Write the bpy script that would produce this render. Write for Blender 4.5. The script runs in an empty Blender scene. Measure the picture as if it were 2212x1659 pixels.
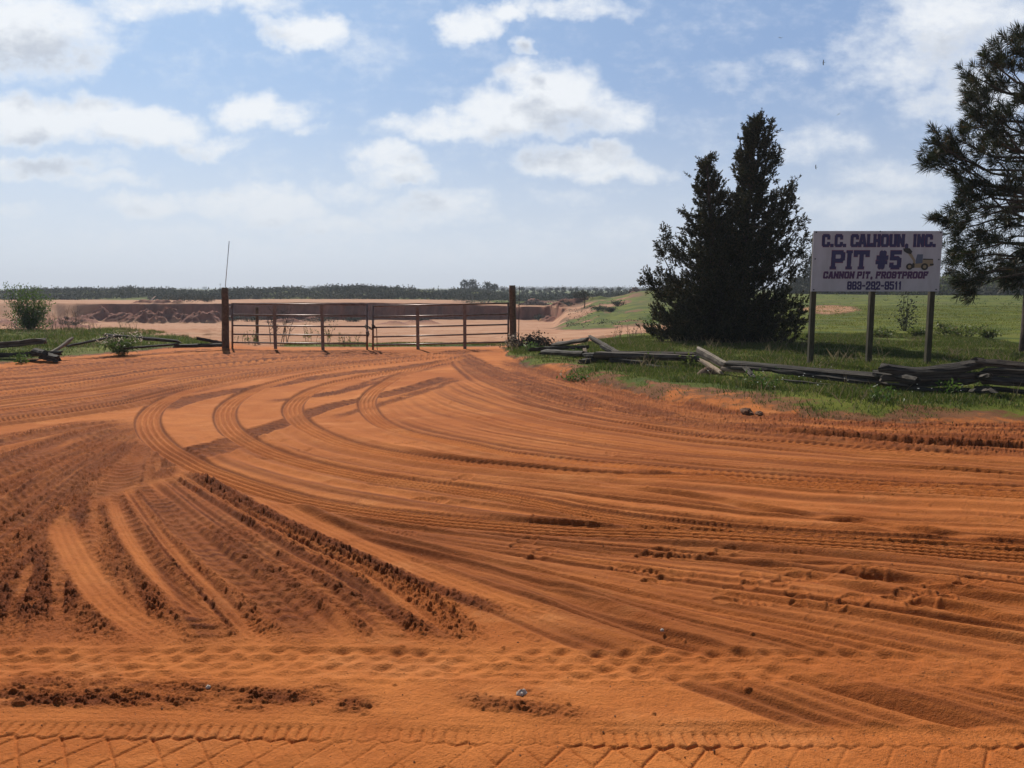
import bpy, math, random
import numpy as np
from mathutils import Vector, Matrix

scene = bpy.context.scene
COL = scene.collection
R = math.radians

# ------------------------------------------------------------------ camera
CAM_H = 1.6
PITCH = 6.84
FPX = 1728.0                       # focal length in units of a 2212 x 1659 picture
cam_data = bpy.data.cameras.new('camera')
cam_data.sensor_width = 36.0
cam_data.lens = 36.0 * FPX / 2212.0
cam_data.clip_start = 0.05
cam_data.clip_end = 20000.0
cam = bpy.data.objects.new('camera', cam_data)
COL.objects.link(cam)
cam.location = (0, 0, CAM_H)
cam.rotation_euler = (R(90 - PITCH), 0, 0)
scene.camera = cam
_c, _s = math.cos(R(PITCH)), math.sin(R(PITCH))


def ray(px, py):
    u = (np.asarray(px, float) - 1106.0) / FPX
    v = (np.asarray(py, float) - 829.5) / FPX
    return u, _c - v * _s, -_s - v * _c       # direction x, y, z


def G(px, py, z=0.0):
    """point of the plane of height z seen at px, py"""
    x, y, w = ray(px, py)
    t = (z - CAM_H) / w
    return x * t, y * t


def P(px, py, Y):
    """point at forward distance Y seen at px, py"""
    x, y, w = ray(px, py)
    t = Y / y
    return Vector((float(x * t), float(Y), float(CAM_H + w * t)))


# ------------------------------------------------------------------ world, sun, exposure
SUN_EL, SUN_AZ = 40.0, 19.0        # degrees, azimuth to the left of +Y
scene.view_settings.view_transform = 'Standard'
scene.view_settings.look = 'None'
scene.view_settings.gamma = 1.0
scene.view_settings.use_curve_mapping = False
scene.view_settings.exposure = 0.18

sun_data = bpy.data.lights.new('sun', 'SUN')
sun_data.energy = 5.0
sun_data.angle = R(0.53)
sun_data.color = (1.0, 0.93, 0.82)
sun = bpy.data.objects.new('sun', sun_data)
COL.objects.link(sun)
sdir = Vector((-math.sin(R(SUN_AZ)) * math.cos(R(SUN_EL)),
               math.cos(R(SUN_AZ)) * math.cos(R(SUN_EL)), math.sin(R(SUN_EL))))
sun.rotation_euler = sdir.to_track_quat('Z', 'Y').to_euler()
sun.location = (-20, 40, 60)


class NT:
    """small helper to write node trees"""
    def __init__(self, tree):
        self.t = tree
        self.n = tree.nodes
        self.l = tree.links

    def node(self, kind, **kw):
        nd = self.n.new(kind)
        for k, v in kw.items():
            setattr(nd, k, v)
        return nd

    def put(self, sock, val):
        if hasattr(val, 'links') or isinstance(val, bpy.types.NodeSocket):
            self.l.new(val, sock)
        else:
            if isinstance(val, (tuple, list)) and len(val) == 3 and sock.type == 'RGBA':
                val = (*val, 1.0)
            sock.default_value = val

    def math(self, op, a, b=None, c=None, clamp=False):
        nd = self.node('ShaderNodeMath', operation=op, use_clamp=clamp)
        self.put(nd.inputs[0], a)
        if b is not None: self.put(nd.inputs[1], b)
        if c is not None: self.put(nd.inputs[2], c)
        return nd.outputs[0]

    def vmath(self, op, a, b=None):
        nd = self.node('ShaderNodeVectorMath', operation=op)
        self.put(nd.inputs[0], a)
        if b is not None: self.put(nd.inputs[1], b)
        return nd.outputs['Value'] if op in ('LENGTH', 'DOT_PRODUCT', 'DISTANCE') else nd.outputs[0]

    def mix(self, f, a, b):
        nd = self.node('ShaderNodeMix', data_type='RGBA')
        self.put(nd.inputs[0], f); self.put(nd.inputs[6], a); self.put(nd.inputs[7], b)
        return nd.outputs[2]

    def noise(self, vec, scale, detail=4, rough=0.55, w=None, dims='3D', dist=0.0):
        nd = self.node('ShaderNodeTexNoise', noise_dimensions=dims)
        if vec is not None: self.put(nd.inputs['Vector'], vec)
        self.put(nd.inputs['Scale'], scale); self.put(nd.inputs['Detail'], detail)
        self.put(nd.inputs['Roughness'], rough); self.put(nd.inputs['Distortion'], dist)
        return nd.outputs['Fac']

    def ramp(self, f, lo, hi, a=0.0, b=1.0, smooth=True):
        nd = self.node('ShaderNodeMapRange', interpolation_type='SMOOTHSTEP' if smooth else 'LINEAR')
        self.put(nd.inputs[0], f); self.put(nd.inputs[1], lo); self.put(nd.inputs[2], hi)
        self.put(nd.inputs[3], a); self.put(nd.inputs[4], b)
        return nd.outputs[0]


# clouds: px, py, half width, half height, strength   (laid out on the sky by direction)
CLOUDS = [
    (40, 50, 230, 110, 1.0), (160, 110, 110, 60, .7), (420, 5, 260, 38, .75),
    (655, 52, 110, 50, 1.05), (720, 85, 55, 35, .5), (1010, 45, 75, 62, 1.0), (1080, 5, 90, 30, .9), (1270, 5, 140, 26, .7),
    (120, 245, 210, 62, 1.15), (300, 275, 170, 50, 1.15), (440, 308, 140, 24, .75),
    (560, 235, 115, 58, 1.05), (640, 250, 80, 50, .7), (700, 290, 40, 26, .6),
    (1190, 200, 150, 78, 1.1), (1110, 245, 170, 60, 1.05), (960, 275, 180, 42, .95), (1300, 245, 120, 50, .85),
    (1230, 345, 130, 48, 1.05), (1340, 378, 130, 32, 1.0), (1130, 102, 36, 26, .75),
    (80, 355, 190, 34, .9), (230, 385, 120, 20, .6), (820, 350, 75, 48, .85), (860, 388, 100, 26, .8),
    (330, 438, 130, 32, .85), (500, 430, 140, 36, .85), (590, 452, 130, 38, .95), (700, 485, 160, 30, .75),
    (940, 455, 150, 44, .75), (760, 420, 120, 26, .55), (1230, 435, 90, 22, .35), (30, 450, 90, 20, .4),
    (2060, 50, 190, 100, .85), (1920, 130, 130, 90, .6), (2100, 190, 200, 70, .7), (1770, 320, 150, 50, .5),
    (1930, 385, 150, 45, .6), (1700, 150, 110, 40, .38), (1570, 160, 80, 36, .3), (1850, 450, 180, 40, .45),
    (1300, 500, 300, 30, .3), (500, 520, 500, 40, .35), (1000, 540, 500, 40, .3), (2150, 300, 120, 60, .45),
    (1900, 40, 60, 40, .3), (800, 100, 120, 60, .25), (1450, 560, 500, 40, .3),
]
world = bpy.data.worlds.new('World')
scene.world = world
world.use_nodes = True
W = NT(world.node_tree)
for nd in list(W.n): W.n.remove(nd)
SKY_STRENGTH = 0.05


def make_cloud_group():
    g = bpy.data.node_groups.new('cloud_density', 'ShaderNodeTree')
    g.interface.new_socket('Vector', in_out='INPUT', socket_type='NodeSocketVector')
    g.interface.new_socket('Density', in_out='OUTPUT', socket_type='NodeSocketFloat')
    t = NT(g)
    gi, go = t.node('NodeGroupInput'), t.node('NodeGroupOutput')
    vec = gi.outputs[0]
    # wobble the layout so that no cloud is an ellipse
    nw = t.node('ShaderNodeTexNoise', noise_dimensions='3D')
    t.put(nw.inputs['Vector'], vec); nw.inputs['Scale'].default_value = 9.0
    nw.inputs['Detail'].default_value = 5.0; nw.inputs['Roughness'].default_value = 0.6
    off = t.vmath('MULTIPLY', t.vmath('SUBTRACT', nw.outputs['Color'], (0.5, 0.5, 0.5)), (0.15, 0.085, 0.0))
    wv = t.vmath('ADD', vec, off)
    total = None
    for (px, py, rx, ry, st) in CLOUDS:
        x, y, z = ray(px, py)
        a, b = float(x / y), float(z / y)
        sx, sy = FPX / rx * 0.97, FPX / ry * 0.97
        d = t.vmath('MULTIPLY', t.vmath('SUBTRACT', wv, (a, b, 0.0)), (sx, sy, 0.0))
        m = t.math('MULTIPLY', t.math('SUBTRACT', 1.0, t.vmath('DOT_PRODUCT', d, d), clamp=True), st)
        total = m if total is None else t.math('MAXIMUM', total, m)
    sv = t.vmath('MULTIPLY', vec, (1.0, 1.7, 1.0))
    n1 = t.noise(sv, 14.0, 8, 0.62)
    n2 = t.noise(sv, 48.0, 6, 0.6)
    n = t.math('ADD', t.math('MULTIPLY', n1, 0.64), t.math('MULTIPLY', n2, 0.36))
    dens = t.math('ADD', total, t.math('MULTIPLY', t.math('SUBTRACT', n, 0.5), 1.9))
    t.l.new(dens, go.inputs[0])
    return g


cg = make_cloud_group()
geo = W.node('ShaderNodeTexCoord')
dirv = geo.outputs['Generated']
sep = W.node('ShaderNodeSeparateXYZ'); W.put(sep.inputs[0], dirv)
ysafe = W.math('MAXIMUM', sep.outputs[1], 0.05)
comb = W.node('ShaderNodeCombineXYZ')
W.put(comb.inputs[0], W.math('DIVIDE', sep.outputs[0], ysafe))
W.put(comb.inputs[1], W.math('DIVIDE', sep.outputs[2], ysafe))
plane = comb.outputs[0]


def dens_at(v):
    nd = W.node('ShaderNodeGroup'); nd.node_tree = cg
    W.put(nd.inputs[0], v)
    return nd.outputs[0]


d0 = dens_at(plane)
d1 = dens_at(W.vmath('ADD', plane, (-0.018, 0.042, 0.0)))     # density a step towards the sun: self-shadow
cover = W.ramp(d0, -0.09, 0.96, 0.0, 0.93)
shade = W.math('MULTIPLY', W.ramp(d1, 0.25, 1.15), W.ramp(d0, 0.35, 0.9))
sky = W.node('ShaderNodeTexSky', sky_type='NISHITA')
sky.sun_disc = False
sky.sun_elevation = R(SUN_EL)
sky.sun_rotation = R(-SUN_AZ)
sky.air_density = 1.0
sky.dust_density = 0.1
sky.ozone_density = 2.0
lum = 1.0 / SKY_STRENGTH
cloud_col = W.mix(shade, (0.84 * lum, 0.86 * lum, 0.88 * lum), (0.47 * lum, 0.51 * lum, 0.58 * lum))
low = W.ramp(sep.outputs[2], 0.0, 0.22, 1.0, 0.0)
cloud_col = W.mix(W.math('MULTIPLY', low, 0.55), cloud_col, (0.58 * lum, 0.64 * lum, 0.71 * lum))
front = W.math('MULTIPLY', W.ramp(sep.outputs[1], 0.05, 0.25), W.ramp(sep.outputs[2], 0.40, 0.66, 1.0, 0.22))
veil = W.mix(W.ramp(sep.outputs[0], -0.5, 0.4), (0.38 * lum, 0.56 * lum, 0.84 * lum), (0.22 * lum, 0.355 * lum, 0.62 * lum))
base0 = W.mix(W.math('MULTIPLY', front, .82), sky.outputs[0], veil)
base = W.mix(W.ramp(sep.outputs[2], -0.03, 0.26, 1.0, 0.0), base0, W.mix(W.ramp(sep.outputs[0], -0.5, 0.5), (0.68 * lum, 0.735 * lum, 0.79 * lum), (0.57 * lum, 0.64 * lum, 0.725 * lum)))
col = W.mix(W.math('MULTIPLY', cover, front), base, cloud_col)
bg = W.node('ShaderNodeBackground'); bg.inputs[1].default_value = SKY_STRENGTH
W.put(bg.inputs[0], col)
wo = W.node('ShaderNodeOutputWorld'); W.l.new(bg.outputs[0], wo.inputs[0])
try:
    world.cycles.sampling_method = 'MANUAL'; world.cycles.sample_map_resolution = 512
except Exception:
    pass

# ------------------------------------------------------------------ helpers: numbers
rng = np.random.default_rng(7)
random.seed(7)
_TAB = rng.random((256, 256)).astype(np.float32)


def vnoise(x, y):
    x = np.asarray(x, np.float32); y = np.asarray(y, np.float32)
    xi = np.floor(x); yi = np.floor(y)
    fx = x - xi; fy = y - yi
    xi = xi.astype(np.int64); yi = yi.astype(np.int64)
    fx = fx * fx * (3 - 2 * fx); fy = fy * fy * (3 - 2 * fy)
    x0 = xi & 255; x1 = (xi + 1) & 255; y0 = yi & 255; y1 = (yi + 1) & 255
    a = _TAB[y0, x0]; b = _TAB[y0, x1]; c = _TAB[y1, x0]; d = _TAB[y1, x1]
    return a + (b - a) * fx + (c - a) * fy + (a - b - c + d) * fx * fy


def fbm(x, y, oct=4, gain=0.5, seed=0.0):
    t = 0.0; amp = 1.0; tot = 0.0
    x = np.asarray(x, np.float32) + seed * 17.3; y = np.asarray(y, np.float32) - seed * 9.1
    for k in range(oct):
        t = t + amp * vnoise(x, y); tot += amp
        x = x * 2.03 + 11.7; y = y * 2.03 + 5.3; amp *= gain
    return t / tot


def sstep(a, b, x):
    t = np.clip((x - a) / (b - a), 0, 1)
    return t * t * (3 - 2 * t)


def clods(x, y, scale, prob, seed=0):
    """lumps of broken earth: a dome in some of the cells of a jittered grid"""
    x = np.asarray(x, np.float32) / scale; y = np.asarray(y, np.float32) / scale
    xi = np.floor(x).astype(np.int64); yi = np.floor(y).astype(np.int64)
    h = np.zeros(x.shape, np.float32)
    s = seed * 31
    for dx in (-1, 0, 1):
        for dy in (-1, 0, 1):
            cx = xi + dx; cy = yi + dy
            jx = _TAB[(cy + s) & 255, (cx + 71) & 255]; jy = _TAB[(cx + 37) & 255, (cy + s + 13) & 255]
            rr = _TAB[(cx + cy * 3 + s) & 255, (cy + 101) & 255]
            on = _TAB[(cy + 57 + s) & 255, (cx * 5 + 9) & 255] < prob
            an = rr * 6.28
            ux = x - cx - jx; uy = y - cy - jy
            a = ux * np.cos(an) + uy * np.sin(an); b = -ux * np.sin(an) + uy * np.cos(an)
            rad = 0.28 + 0.42 * rr
            d = 1 - (a / rad) ** 2 - (b / (rad * 0.62)) ** 2
            h = np.maximum(h, np.where(on, np.sqrt(np.clip(d, 0, 1)) * rad, 0))
    return h * scale


def U(px):
    return (px - 1106.0) / FPX / 1.0


# ------------------------------------------------------------------ helpers: objects
def make_mesh(name, verts, faces, mat=None, smooth=True, nper=None):
    """verts (n,3); faces (m,k) of one size, or a list of lists"""
    me = bpy.data.meshes.new(name)
    verts = np.asarray(verts, np.float32)
    if isinstance(faces, np.ndarray):
        m, k = faces.shape
        flat = faces.astype(np.int32).ravel()
        starts = np.arange(0, m * k, k, dtype=np.int32)
        tot = np.full(m, k, np.int32)
    else:
        tot = np.array([len(f) for f in faces], np.int32)
        m = len(tot)
        flat = np.array([i for f in faces for i in f], np.int32)
        starts = np.concatenate([[0], np.cumsum(tot)[:-1]]).astype(np.int32)
    me.vertices.add(len(verts)); me.vertices.foreach_set('co', verts.ravel())
    me.loops.add(len(flat)); me.loops.foreach_set('vertex_index', flat)
    me.polygons.add(m); me.polygons.foreach_set('loop_start', starts); me.polygons.foreach_set('loop_total', tot)
    me.polygons.foreach_set('use_smooth', np.full(m, smooth, bool))
    me.update(calc_edges=True)
    if mat: me.materials.append(mat)
    return me


def obj(name, me, parent=None):
    o = bpy.data.objects.new(name, me)
    COL.objects.link(o)
    if parent is not None: o.parent = parent
    return o


def tag(o, label, cat, group=None, kind=None):
    if label: o['label'] = label
    if cat: o['category'] = cat
    if group: o['group'] = group
    if kind: o['kind'] = kind
    return o


def thing(name, label, cat, loc=(0, 0, 0), group=None, rz=0.0):
    o = bpy.data.objects.new(name, None)
    o.empty_display_size = 0.2
    COL.objects.link(o)
    o.location = loc; o.rotation_euler = (0, 0, rz)
    return tag(o, label, cat, group)


class MB:
    """collects simple shapes into one mesh"""
    def __init__(self):
        self.v = []; self.f = []

    def add(self, v, f):
        b = len(self.v)
        self.v += [tuple(p) for p in v]; self.f += [[i + b for i in q] for q in f]

    def box(self, c, s, rot=None):
        c = Vector(c); h = [x / 2 for x in s]
        vs = [Vector((sx * h[0], sy * h[1], sz * h[2])) for sx in (-1, 1) for sy in (-1, 1) for sz in (-1, 1)]
        if rot is not None: vs = [rot @ q for q in vs]
        self.add([c + q for q in vs], [(0, 1, 3, 2), (4, 6, 7, 5), (0, 4, 5, 1), (2, 3, 7, 6), (0, 2, 6, 4), (1, 5, 7, 3)])

    def tube(self, pts, rad, n=8, caps=True, jit=0.0, flat=1.0):
        pts = [Vector(p) for p in pts]
        if not hasattr(rad, '__len__'): rad = [rad] * len(pts)
        vs = []; fs = []
        up = Vector((0, 0, 1))
        for i, p in enumerate(pts):
            d = (pts[min(i + 1, len(pts) - 1)] - pts[max(i - 1, 0)])
            d = d.normalized() if d.length > 1e-9 else Vector((0, 0, 1))
            if i == 0:
                a = d.cross(up) if abs(d.z) < .9 else d.cross(Vector((0, 1, 0)))
            else:
                a = a - d * a.dot(d)
            if a.length < 1e-4: a = d.cross(Vector((1, .3, .2)))
            a.normalize(); b = a.cross(d).normalized()
            for k in range(n):
                t = 2 * math.pi * k / n
                r = rad[i] * (1 + (random.uniform(-jit, jit) if jit else 0))
                vs.append(p + a * (r * math.cos(t)) + b * (r * flat * math.sin(t)))
        for i in range(len(pts) - 1):
            for k in range(n):
                k2 = (k + 1) % n
                fs.append((i * n + k, i * n + k2, (i + 1) * n + k2, (i + 1) * n + k))
        if caps:
            fs.append(tuple(range(n))[::-1]); fs.append(tuple((len(pts) - 1) * n + k for k in range(n)))
        self.add(vs, fs)

    def build(self, name, mat, parent=None, smooth=False):
        return obj(name, make_mesh(name, self.v, self.f, mat, smooth), parent)


# ------------------------------------------------------------------ terrain: large shapes
# columns by picture column; every column a profile (distance, height)
FLOOR = [(20, 0), (24, -.08), (30, -.32), (40, -.78), (57, -1.5), (75, -2.1), (95, -2.65), (125, -2.9), (4000, -2.9)]
FLOORL = [(20, .04), (27, .05), (31, 0), (40, -.7), (57, -1.5), (75, -2.1), (95, -2.65), (125, -2.9), (4000, -2.9)]


def top(z0, zr, far=-1.0):
    return [(90, z0), (112, z0), (140, z0 - .1), (168, z0 - .25), (182, (zr + z0) * .5), (205, zr), (232, zr), (260, far), (320, far), (4000, -1)]


def far(z0):
    return [(90, z0), (118, z0 - .1), (140, -1.15), (168, -1.3), (250, -1.0), (320, -1.0), (4000, -1)]


HILLS = {
    1232: [(20, 0), (24, -.1), (30, -.3), (40, -.72), (57, -1.35), (70, -1.6), (82, -1.35), (100, -.85), (120, -.75), (150, -1.0), (250, -1), (4000, -1)],
    1300: [(20, .03), (24, -.02), (30, -.22), (40, -.7), (57, -1.25), (66, -1.2), (80, -.5), (100, .15), (120, .1), (200, -.8), (250, -1), (4000, -1)],
    1400: [(20, .1), (24, .06), (30, -.1), (40, -.5), (57, -1.05), (64, -.95), (80, .15), (100, 1.15), (120, 1.2), (160, .4), (250, -.8), (4000, -1)],
    1500: [(20, .12), (24, .1), (30, .02), (40, -.35), (55, -.8), (62, -.75), (80, .3), (100, 1.15), (120, 1.2), (160, .5), (250, -.5), (4000, -1)],
    1700: [(20, .12), (24, .1), (30, .1), (40, .05), (55, .08), (70, .35), (100, .72), (115, .75), (160, .3), (250, 0), (4000, -1)],
    2000: [(20, .14), (24, .12), (30, .12), (40, .12), (55, .18), (75, .35), (105, .55), (120, .52), (160, .2), (250, 0), (4000, -1)],
    2300: [(20, .14), (24, .12), (30, .12), (40, .12), (55, .18), (75, .35), (105, .5), (120, .45), (160, .2), (250, 0), (4000, -1)],
}
COLS = [
    (-400, FLOORL, top(-.55, 0.00)), (0, FLOORL, top(-.55, 0.05)), (200, FLOORL, top(-.6, 0.20)), (330, FLOORL, top(-.62, 0.35)), (480, FLOORL, top(-.55, 0.20)),
    (560, FLOOR, top(-.45, 0.30)), (700, FLOOR, top(-.42, 0.85)), (800, FLOOR, top(-.45, 0.90)), (900, FLOOR, top(-.52, 0.50)),
    (980, FLOOR, top(-.6, 0.00)), (1050, FLOOR, top(-.78, -0.25)), (1080, FLOOR, top(-.85, -.5)), (1110, FLOOR, far(-.92)), (1190, FLOOR, far(-.95)),
] + [(k, v, v) for k, v in HILLS.items()] + [(4000, HILLS[2300], HILLS[2300]), (9000, HILLS[2300], HILLS[2300])]
COLU = np.array([(c[0] - 1106.0) / FPX for c in COLS])


def interp_cols(u, Y, which):
    i = np.clip(np.searchsorted(COLU, u) - 1, 0, len(COLS) - 2)
    t = np.clip((u - COLU[i]) / (COLU[i + 1] - COLU[i]), 0, 1)
    t = t * t * (3 - 2 * t)
    out = np.zeros(u.shape)
    prof = np.array([np.interp(Y, [p[0] for p in c[which]], [p[1] for p in c[which]]) for c in COLS])   # cols x n
    k = np.arange(u.size)
    return prof[i, k] * (1 - t) + prof[i + 1, k] * t


def wall_Y(u):
    return 113.0 + 2.2 * (fbm(u * 22 + 3, u * 0 + 1.5, 3) - .5) * 2 + 1.2 * (fbm(u * 90, u * 0 + 7.5, 2) - .5) * 2 - 14 * sstep(U(1185), U(1215), u)


# mounds: px, distance, half width m, half depth m, height
MOUNDS = [(265, 104, 2.2, 2.0, 1.0), (300, 101, 2.0, 2.2, 1.1), (345, 100, 2.6, 2.0, 1.15), (385, 101, 2.0, 1.8, 1.0), (418, 99, 1.6, 1.6, 1.05),
          (452, 100, 1.6, 1.6, 1.0), (470, 102, 1.2, 1.2, .9), (235, 108, 2.5, 2.5, .8), (205, 106, 2.2, 2.2, .9), (170, 99, 2.4, 2.0, .8),
          (120, 80, 2.6, 2.4, .7), (60, 95, 3, 2, .8), (20, 85, 3, 2, .6), (150, 70, 2, 2, .4),
          (355, 116, 1.2, 1.2, .55), (318, 117, 1.8, 1.6, .5), (385, 115, .8, .8, .5), (680, 106, 2.0, 1.0, .55), (850, 90, 2.0, 1.2, .45), (910, 95, 2.2, 1.0, .55), (620, 100, 2.5, 1.2, .5),
          (1150, 130, 1.7, 1.5, .85), (1230, 112, 2.6, 2.2, .75), (1255, 116, 2.2, 2.0, .6), (1195, 104, 1.6, 2.0, .7), (1290, 110, 1.5, 1.5, .4),
          (1240, 150, 2.5, 2, .5), (1180, 160, 3, 2, .4), (1370, 150, 2, 2, .6), (1100, 150, 4, 2, .4)]


def edge_fn(pts, z=0.03):
    a = np.array([G(px, py, z) for px, py in pts])
    return a[:, 0], a[:, 1]


RX, RY = edge_fn([(1078, 750), (1092, 765), (1125, 786), (1185, 802), (1280, 822), (1330, 838), (1400, 853), (1460, 868), (1520, 880), (1600, 888),
                  (1680, 893), (1760, 903), (1840, 910), (1950, 914), (2100, 912), (2300, 916), (2700, 925)])
LX, LY = edge_fn([(-900, 830), (-300, 805), (0, 784), (60, 778), (130, 770), (230, 763), (300, 758), (340, 753), (420, 751), (485, 751), (560, 750)])


def right_edge(x):
    return np.interp(x, RX, RY, left=60, right=RY[-1])


def left_edge(x):
    return np.interp(x, LX, LY, left=LY[0], right=60)


def zbase(x, Y):
    """height of the land without ruts"""
    x = np.atleast_1d(np.asarray(x, float)); Y = np.atleast_1d(np.asarray(Y, float))
    shp = np.broadcast(x, Y).shape
    x = np.broadcast_to(x, shp).ravel(); Y = np.broadcast_to(Y, shp).ravel()
    u = x / np.maximum(Y, 1.0)
    # near land
    dr = Y - right_edge(x)
    near = np.where(x > -1.5, 0.125 * sstep(-.2, 1.0, dr) * sstep(-1.2, .8, x), 0)
    dl = Y - left_edge(x)
    near = near + np.where(x < -3, 0.05 * sstep(-.2, 1.0, dl) * sstep(-6.5, -7.6, x), 0)
    z = near
    m = Y > 19
    if m.any():
        uu, YY, xx = u[m], Y[m], x[m]
        F = interp_cols(uu, YY, 1); T = interp_cols(uu, YY, 2)
        yw = wall_Y(uu)
        # gentler banks at the far left
        wid = 0.9 + 9.0 * sstep(U(250), U(60), uu)
        w = sstep(0, 1, (YY - yw) / wid)
        zz = F + (T - F) * w
        for (mpx, mY, sx, sy, h) in MOUNDS:
            cx = U(mpx) * mY
            q = ((xx - cx) / sx) ** 2 + ((YY - mY) / sy) ** 2
            nq = fbm(xx * .9, YY * .9, 4, .6, seed=mpx % 7)
            zz = zz + 1.05 * h * sstep(1.35, .35, np.sqrt(q) + .9 * (nq - .5)) * (0.2 + 1.3 * fbm(xx * 1.6 + 3 * nq, YY * 1.1, 4, .62, seed=mpx % 5))
        rough = sstep(30, 70, YY)
        zz = zz + rough * 0.10 * (fbm(xx * .5, YY * .35, 4) - .5)
        ridge = sstep(165, 200, YY) * sstep(U(1085), U(1040), uu)
        zz = zz + ridge * (2.3 * (fbm(xx * .10, YY * .08, 5, .6, seed=3) - .5))
        k = sstep(19.0, 23.0, YY)
        z = z.copy()
        z[m] = z[m] * (1 - k) + zz * k
    return z.reshape(shp)


def zg(x, Y):
    return float(zbase(np.array([x]), np.array([Y]))[0])


def on_ground(px, py, zguess=0.05):
    """point of the land seen at px, py"""
    x, y = G(px, py, zguess)
    for _ in range(12):
        z = zg(float(x), float(y))
        x, y = G(px, py, min(z, CAM_H - .02))
    return Vector((float(x), float(y), zg(float(x), float(y))))


# ------------------------------------------------------------------ near ground: grid, ruts, tyre tracks
QUICK = False
rows_a = np.linspace(-14, 1.5, 18)[:-1]
rows_b = np.linspace(1.5, 2.35, 40)[:-1]
NR = 400 if QUICK else 760
ty0, ty1 = 1 / 2.35, 1 / 27.0
rows_c = 1 / np.linspace(ty0, ty1, NR)
ROWS = np.concatenate([rows_a, rows_b, rows_c])
NCOL = 900 if QUICK else 1650
uc = np.linspace(-.73, .73, NCOL)
ue = .73 * np.geomspace(1.02, 22, 26)
UC = np.concatenate([-ue[::-1], uc, ue])
GW = np.sqrt(ROWS ** 2 + 0.8)
XX = (UC[None, :] * GW[:, None]).astype(np.float64)
YY = np.repeat(ROWS[:, None], len(UC), 1)
nr, nc = XX.shape
HH = np.zeros((nr, nc), np.float32)            # relief of ruts
CH = np.zeros((nr, nc), np.float32)            # freshly turned, damp earth, plus shade painted into tyre track grooves
inner = (np.abs(UC) < .74)
xf, yf = XX.astype(np.float32), YY.astype(np.float32)
# the rolled sand itself
HL = 0.10 * (fbm(xf * .45, yf * .45, 3, seed=1) - .5)      # slow swell of the land, kept apart so that ruts follow it
HH += 0.026 * (fbm(xf * 2.6, yf * 2.6, 3, seed=2) - .5)
HH += 0.012 * (fbm(xf * 11, yf * 16, 4, .65, seed=4) - .5)
HH += 1.0 * clods(xf, yf, .026, .010, 3) * (fbm(xf * .8, yf * .8, 2, seed=5) > .5)


def catmull(pts, step):
    pts = np.asarray(pts, float)
    p = np.vstack([2 * pts[0] - pts[1], pts, 2 * pts[-1] - pts[-2]])
    out = []
    for i in range(1, len(p) - 2):
        n = max(2, int(np.linalg.norm(p[i + 1] - p[i]) / step))
        t = np.linspace(0, 1, n, endpoint=False)[:, None]
        a, b, c, d = p[i - 1], p[i], p[i + 1], p[i + 2]
        out.append(.5 * ((2 * b) + (-a + c) * t + (2 * a - 5 * b + 4 * c - d) * t ** 2 + (-a + 3 * b - 3 * c + d) * t ** 3))
    out.append(pts[-1][None])
    return np.vstack(out)


def path_px(pts):
    """picture points of the ground -> smooth path on the ground"""
    a = np.array(pts, float)
    w = np.array([G(px, py, 0) for px, py in a])
    return w


def field(world_pts, half, step=.25):
    """along and across coordinates of all grid points near a path"""
    c = catmull(world_pts, step)
    s0 = 0.0
    D = np.full((nr, nc), 99.0, np.float32); S = np.zeros((nr, nc), np.float32)
    rmin, rmax, cmin, cmax = nr, 0, nc, 0
    for i in range(len(c) - 1):
        a, b = c[i], c[i + 1]
        L = math.hypot(*(b - a))
        if L < 1e-6: continue
        ylo, yhi = min(a[1], b[1]) - half, max(a[1], b[1]) + half
        if yhi < 1.2 or ylo > 26.9: s0 += L; continue
        r0 = max(np.searchsorted(ROWS, ylo) - 1, 0); r1 = min(np.searchsorted(ROWS, yhi) + 1, nr)
        if r1 <= r0: s0 += L; continue
        xlo, xhi = min(a[0], b[0]) - half, max(a[0], b[0]) + half
        gl, gh = GW[r0], GW[r1 - 1]
        ulo = min(xlo / gl, xlo / gh); uhi = max(xhi / gl, xhi / gh)
        c0 = max(np.searchsorted(UC, ulo) - 1, 0); c1 = min(np.searchsorted(UC, uhi) + 1, nc)
        if c1 <= c0: s0 += L; continue
        tx, ty = (b - a) / L
        dx = xf[r0:r1, c0:c1] - a[0]; dy = yf[r0:r1, c0:c1] - a[1]
        t = dx * tx + dy * ty; d = dx * (-ty) + dy * tx
        ok = (t > -.12 * step) & (t < L + .12 * step + (.06 if i == len(c) - 2 else 0)) & (np.abs(d) < np.abs(D[r0:r1, c0:c1])) & (np.abs(d) < half)
        D[r0:r1, c0:c1][ok] = d[ok]; S[r0:r1, c0:c1][ok] = (s0 + t)[ok]
        rmin, rmax, cmin, cmax = min(rmin, r0), max(rmax, r1), min(cmin, c0), max(cmax, c1)
        s0 += L
    if rmax <= rmin: return None
    sl = (slice(rmin, rmax), slice(cmin, cmax))
    return sl, D[sl], S[sl], s0


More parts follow.
